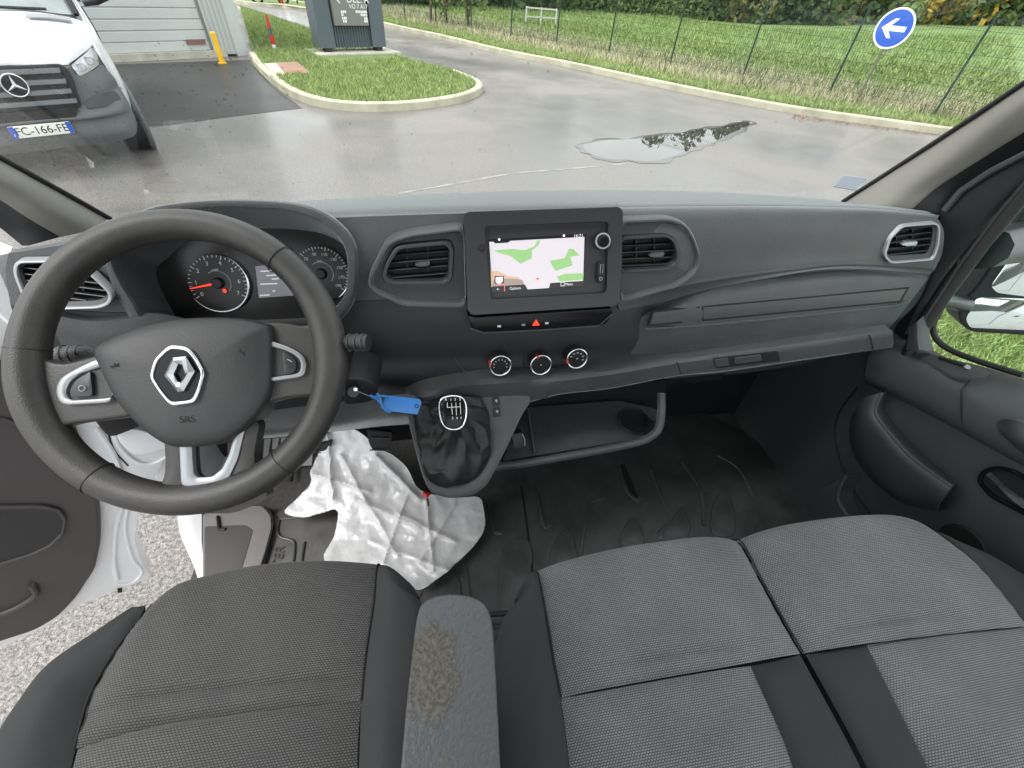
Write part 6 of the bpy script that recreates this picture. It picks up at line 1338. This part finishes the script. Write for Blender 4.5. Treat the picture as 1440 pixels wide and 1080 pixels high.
# upper ledge
rows = [[R_(1258, 478, .045), R_(1320, 500, .045), R_(1380, 515, .045), R_(1440, 533, .045), R_(1560, 570, .045)], [R_(1238, 486, -.01), R_(1300, 510, -.01), R_(1370, 545, -.01), R_(1440, 575, -.01), R_(1560, 630, -.01)],
        [R_(1222, 500, -.03), R_(1290, 535, -.03), R_(1360, 570, -.03), R_(1440, 612, -.03), R_(1560, 670, -.03)], [R_(1216, 530, -.03), R_(1280, 560, -.03), R_(1350, 598, -.03), R_(1440, 648, -.03), R_(1560, 710, -.03)], [R_(1215, 540, .01), R_(1275, 570, .01), R_(1345, 606, .01), R_(1440, 658, .01), R_(1560, 720, .01)]]
ld = sheet('door_ledge', rows, ledge_m, pd, nu=40, sub=6, thick=(.01, 0, -.006))
tube('ledge_seam', [R_(1366, 530, -.0), R_(1352, 548, -.0345), R_(1351, 570, -.0365), R_(1353, 596, -.034)], .0013, groove_m, ld, seg=5)
lk = slab('lock_plate', rnd([R_(1280, 500, -.004), R_(1302, 499, .0), R_(1360, 514, .0), R_(1392, 527, -.004), R_(1378, 535, -.014), R_(1340, 533, -.018)], .008, 4)+V(0, 0, .006), (0, 0, -.006), ledge_m, ld, bev=.002)
tube('lock_slot', [R_(1318, 506, -.004)+V(0, 0, .007), R_(1352, 518, -.006)+V(0, 0, .007)], .0035, groove_m, lk, seg=7)
v, f = cyl_geo(R_(1357, 520, -.006)+V(0, 0, .006), (0, 0, 1), .006, .005, .004, 20, .001); mk('lock_button', v, f, dimmark_m, lk)
# grab pocket
gp_o = [(1203, 575), (1210, 556), (1236, 549), (1246, 556), (1241, 575), (1256, 600), (1292, 642), (1338, 682), (1334, 705), (1318, 713), (1276, 703), (1240, 678), (1212, 645), (1198, 612)]
rows = [[R_(*q, .0) for q in ((1246, 549), (1243, 575), (1262, 603), (1298, 640), (1342, 680))], [R_(*q, -.055) for q in ((1240, 552), (1232, 580), (1252, 610), (1286, 646), (1338, 684))], [R_(*q, -.065) for q in ((1215, 560), (1212, 590), (1232, 622), (1270, 660), (1325, 700))], [R_(*q, -.045) for q in ((1202, 578), (1200, 612), (1220, 650), (1262, 693), (1318, 712))], [R_(*q, .0) for q in ((1196, 585), (1195, 622), (1215, 662), (1260, 703), (1318, 720))]]
sheet('door_pocket', rows, rdoor_m, pd, nu=40, sub=6, thick=(.006, 0, .0))
tube('pocket_edge', cr([R_(*q, -.056) for q in ((1240, 552), (1232, 580), (1252, 610), (1286, 646), (1338, 684))], 30), .0035, ledge_m, pd, seg=8)
tube('bin_edge', cr([R_(*q, -.05) for q in ((1190, 668), (1180, 690), (1180, 706), (1196, 730), (1230, 765))], 30), .005, ledge_m, pd, seg=8)
slab('map_bin', rnd([R_(*q, -.05) for q in ((1190, 668), (1178, 692), (1180, 712), (1200, 740), (1240, 775), (1180, 800), (1130, 740), (1150, 690))], .01, 4), (.05, 0, 0), rdoor_m, pd, bev=.004)
tube('panel_seam', cr([R_(*q, -.003) for q in ((1205, 545), (1180, 580), (1175, 620), (1195, 680), (1240, 745))], 30), .0022, groove_m, pd, seg=6)
# inner release recess with bright rim
ro_ = [(1372, 676), (1380, 661), (1398, 655), (1420, 658), (1450, 675), (1500, 700), (1500, 760), (1440, 725), (1392, 700)]
ri_ = [(1378, 677), (1385, 666), (1399, 661), (1420, 664), (1450, 680), (1500, 706), (1500, 752), (1440, 718), (1395, 695)]
rr_ = mframe('door_release', rnd([R_(*q, -.006) for q in ro_], .01, 5), rnd([R_(*q, -.006) for q in ri_], .008, 5), (.01, 0, 0), gloss_m, pd, lift=.002)
slab('release_cavity', rnd([R_(*q, -.001) for q in ri_], .008, 4), (.002, 0, 0), hole_m, rr_, bev=0)
sheet('release_lever', [[R_(1386, 668, -.012), R_(1400, 680, -.014), R_(1425, 705, -.014), R_(1460, 728, -.012)], [R_(1392, 664, -.004), R_(1412, 684, -.006), R_(1440, 704, -.006), R_(1470, 718, -.004)]], dash_m, rr_, nu=20, sub=4, thick=(.004, 0, 0))
sheet('door_pull', [[R_(1402, 592, -.03), R_(1425, 590, -.045), R_(1470, 605, -.045)], [R_(1404, 606, -.045), R_(1430, 620, -.06), R_(1470, 635, -.06)], [R_(1420, 622, -.03), R_(1440, 640, -.03), R_(1480, 665, -.03)]], ledge_m, pd, nu=20, sub=5, thick=(.02, 0, 0))
v, f = cyl_geo(R_(1352, 768, -.003), (-1, 0, 0), .045, .043, .004, 40, .001); mk('door_speaker', v, f, hole_m, pd)
# door window frame, glass, outer skin
wf_o = [(1330, 292), (1355, 268), (1395, 240), (1440, 216), (1500, 190)]
def wall_sheet(name, rows, m_, par, **k): return sheet(name, rows, m_, par, **k)
wall_sheet('corner_trim', [[R_(1322, 298, -.01), R_(1350, 268, -.01), R_(1395, 238, -.01), R_(1500, 188, -.01)], [R_(1320, 360, .0), R_(1352, 320, .0), R_(1400, 280, .0), R_(1500, 205, .0)], [R_(1272, 470, .01), R_(1330, 380, .01), R_(1400, 300, .01), R_(1500, 215, .01)]], pitch_m, van, nu=30, sub=5, thick=(.01, 0, 0))
slab('hinge_trim', [R_(*q, .03) for q in ((1300, 285), (1350, 262), (1345, 385), (1296, 470), (1285, 505), (1225, 505), (1240, 400))], (.02, 0, 0), pitch_m, van, bev=0)
tube('pillar_trim_edge', [R_(1328, 296, -.014), R_(1352, 268, -.014), R_(1395, 240, -.014), R_(1440, 217, -.014), R_(1500, 192, -.014)], .0065, ledge_m, van, seg=8)
tube('door_frame', [R_(1276, 500, .0), R_(1292, 470, .0), R_(1330, 412, .0), R_(1380, 345, .0), R_(1440, 272, .0), R_(1500, 205, .0)], .013, seal_m, van, seg=10)
tube('door_seal', [R_(1288, 478, -.012), R_(1302, 445, -.012), R_(1350, 372, -.012), R_(1400, 305, -.012), R_(1440, 258, -.012), R_(1500, 190, -.012)], .0035, bezel_m, van, seg=8)
sheet('pillar_foot', [[R_(1278, 462, -.02), R_(1276, 480, -.02), R_(1274, 492, -.02)], [R_(1290, 452, -.025), R_(1290, 475, -.028), R_(1292, 492, -.03)], [R_(1304, 440, -.01), R_(1302, 470, -.01), R_(1308, 494, -.01)]], ledge_m, van, nu=12, sub=4, thick=(.01, 0, 0))
slab('door_glass', [R_(1314, 486, .035), R_(1312, 440, .035), R_(1440, 260, .035), R_(1600, 60, .035), R_(1600, 600, .035), R_(1440, 532, .035)], (.004, 0, 0), sidegl_m, pd, bev=0)
tube('glass_seal', cr([R_(*q, .03) for q in ((1440, 528), (1385, 511), (1340, 494), (1318, 478), (1312, 458), (1322, 436))], 30), .006, seal_m, pd, seg=8)
# door mirror outside
MX = 1.36
def MP(px, py, dx=0.): return P(px, py, x=MX+dx)
mn = nrm(V(-.54, -.82, .18))
def MM(px, py, off=0.): return PL(px, py, P(1400, 430, x=MX), mn, off)
mir = slab('exterior_mirror', rnd([MM(*q) for q in ((1347, 430), (1372, 405), (1395, 372), (1440, 296), (1560, 130), (1620, 180), (1620, 480), (1440, 472), (1365, 467), (1350, 455))], .015, 5), -mn*.09, pitch_m, van, bev=.012, seg=3)
slab('mirror_glass', rnd([MM(*q, .002) for q in ((1393, 402), (1440, 336), (1560, 180), (1590, 420), (1440, 417), (1402, 412))], .008, 4), -mn*.003, mirror_m, mir, bev=.001)
slab('mirror_glass', rnd([MM(*q, .002) for q in ((1358, 449), (1372, 420), (1385, 418), (1560, 424), (1560, 468), (1430, 464), (1364, 461))], .008, 4), -mn*.003, mirror_m, mir, bev=.001)
tube('mirror_arm', [MM(1360, 428, -.03), MP(1340, 424, -.12), R_(1310, 420, .05)], [.022, .018, .02], bezel_m, mir, seg=10)
tube('mirror_arm', [MM(1440, 340, -.03), MP(1410, 345, -.12), R_(1385, 350, .05)], [.05, .045, .04], bezel_m, mir, seg=10)
# outer skin right, rear of the cab, roof
g = Geo(); v, f = axbox(1.105, 1.125, -4.5, -.65, -1.6, .6); g.add(v, f); v, f = axbox(1.105, 1.12, -.6, 1.0, -1.45, -.60); g.add(v, f); g.build('outer_skin', white_m, van, smooth=False)
v, f = axbox(1.125, 1.14, -1.6, -1.4, -.75, -.70); mk('door_handle', v, f, pitch_m, van)

# ---- open driver door
dA = V(-.90, .67, -1.35); dd = nrm(V(-.93, -.37, 0)); dn = V(dd[1], -dd[0], 0); dn = dn if dn[1] < 0 else -dn
def DP(px, py, off=0.): return PL(px, py, dA, dn, off)
skin = [(60, 470), (90, 560), (100, 575), (205, 600), (236, 620), (234, 642), (214, 680), (195, 722), (190, 762), (200, 790), (213, 812), (160, 833), (104, 855), (60, 885), (0, 912), (-250, 1010), (-450, 1000), (-400, 350), (-60, 330)]
ddoor = slab('driver_door', rnd([DP(*q) for q in skin], .015, 4), -dn*.05, white_m, van, bev=.006)
trim_px = [(-380, 420), (-60, 470), (20, 535), (62, 558), (96, 590), (118, 640), (136, 688), (141, 730), (141, 765), (134, 800), (108, 840), (82, 868), (50, 887), (0, 903), (-250, 990), (-380, 960)]
slab('hinge_cover', rnd([DP(*q, .03) for q in ((128, 585), (200, 585), (196, 600), (160, 614), (150, 612))], .006, 3), -dn*.03, pitch_m, ddoor, bev=.004)
slab('hinge_bracket', rnd([DP(*q, .02) for q in ((158, 598), (200, 606), (240, 618), (240, 630), (206, 640), (186, 640), (168, 622))], .012, 4), -dn*.03, white_m, ddoor, bev=.009, seg=3)
tube('skin_ridge', cr([DP(*q, .002) for q in ((157, 600), (166, 626), (190, 648), (214, 652), (238, 640))], 20), .004, white_m, ddoor, seg=8)
tube('skin_seam', cr([DP(*q, .001) for q in ((150, 600), (160, 632), (180, 655))], 16), .0016, groove_m, ddoor, seg=6)
tr = slab('door_trim', rnd([DP(*q, .022) for q in trim_px], .02, 5), -dn*.022, door_m, ddoor, bev=.008, seg=3)
gx_ = [(-200, 715), (0, 712), (60, 711), (84, 716), (94, 730), (90, 752), (74, 770), (45, 783), (0, 797), (-200, 830)]
gi_ = [(-195, 720), (0, 716), (60, 715), (81, 720), (89, 732), (86, 750), (70, 766), (43, 779), (0, 792), (-195, 823)]
sg = mframe('door_speaker', rnd([DP(*q, .028) for q in gx_], .01, 5), rnd([DP(*q, .028) for q in gi_], .008, 5), -dn*.005, door_m, ddoor, lift=.002)
slab('speaker_grille', rnd([DP(*q, .0265) for q in gi_], .008, 4), -dn*.003, grille_m, sg, bev=0)
tube('pocket_edge', cr([DP(*q, .026) for q in ((-120, 905), (0, 864), (32, 850), (50, 836), (44, 822))], 30), .007, door_m, ddoor, seg=8)
tube('trim_seam', cr([DP(*q, .024) for q in ((-60, 590), (0, 588), (30, 598), (60, 605))], 20), .003, door_m, ddoor, seg=7)
tube('skin_ridge', cr([DP(*q, .001) for q in ((135, 600), (165, 650), (172, 700), (162, 745), (160, 790), (165, 815))], 30), .006, white_m, ddoor, seg=8)
tube('skin_ridge', cr([DP(*q, .001) for q in ((182, 700), (176, 745), (186, 785), (200, 803), (188, 818), (165, 822))], 30), .004, white_m, ddoor, seg=8)
slab('drain_hole', rnd([DP(*q, .002) for q in ((165, 828), (172, 827), (172, 833), (166, 834))], .002, 3), -dn*.001, groove_m, ddoor, bev=0)
# door window frame above (light strip left of the dash)
tube('window_frame', [DP(60, 470, -.02), DP(10, 420, -.02), DP(-20, 350, -.02)], .03, white_m, ddoor, seg=8)

# ---- roof lining and rear wall of the cab (above and behind the seats)
lin_m = mat('roof_lining', (.42, .41, .38), .9)
g = Geo(); v, f = slab_geo([V(-.66, .22, .36), V(1.02, .22, .36), V(1.04, -.70, .40), V(-.70, -.70, .40)], (0, 0, .05), .0); g.add(v, f); v, f = slab_geo([wL+V(-.03, 0, 0), wR+V(.03, 0, 0), V(1.02, .22, .36), V(-.66, .22, .36)], (0, 0, .04), 0); g.add(v, f); g.build('roof_lining', lin_m, van, smooth=False)
for s_, x in ((-1, -.74), (1, 1.06)):
    g = Geo(); v, f = axbox(x-.03, x+.03, -.75, -.42, -1.12, .40); g.add(v, f); g.build('door_pillar', pillar_m, van, smooth=False)

# rain drops on the windscreen, left side
wv_ = []; gd = Geo()
for k in range(260):
    px = rng.uniform(0, 420) if k < 200 else rng.uniform(400, 1150); py = rng.uniform(60, 290)
    A0, A1, A2 = P(140, 320, y=1.03), P(1195, 290, y=1.0), wL
    nn = nrm(np.cross(A1-A0, A2-A0)); q = PL(px, py, A0, nn); q = q-nn*(.0 if nn[1] > 0 else 0)
    s = rng.uniform(.0008, .0024); e1 = V(1, 0, 0); e2 = nrm(np.cross(nn, e1)); t_ = abs((q-A0)[0]/(A1-A0)[0]); q = q+V(0, .012+.045*4*t_*(1-t_), 0)
    pts_ = [q+e1*s*cos(a)+e2*s*1.2*sin(a) for a in np.linspace(0, 2*pi, 8, endpoint=False)]; gd.add(pts_+[q-nrm(ray(px, py))*s*.5], [[j, (j+1) % 8, 8] for j in range(8)])
drop_m = glass('rain_drop', (.72, .74, .74), .25)
o = gd.build('rain_drops', drop_m, van); o['kind'] = 'stuff'
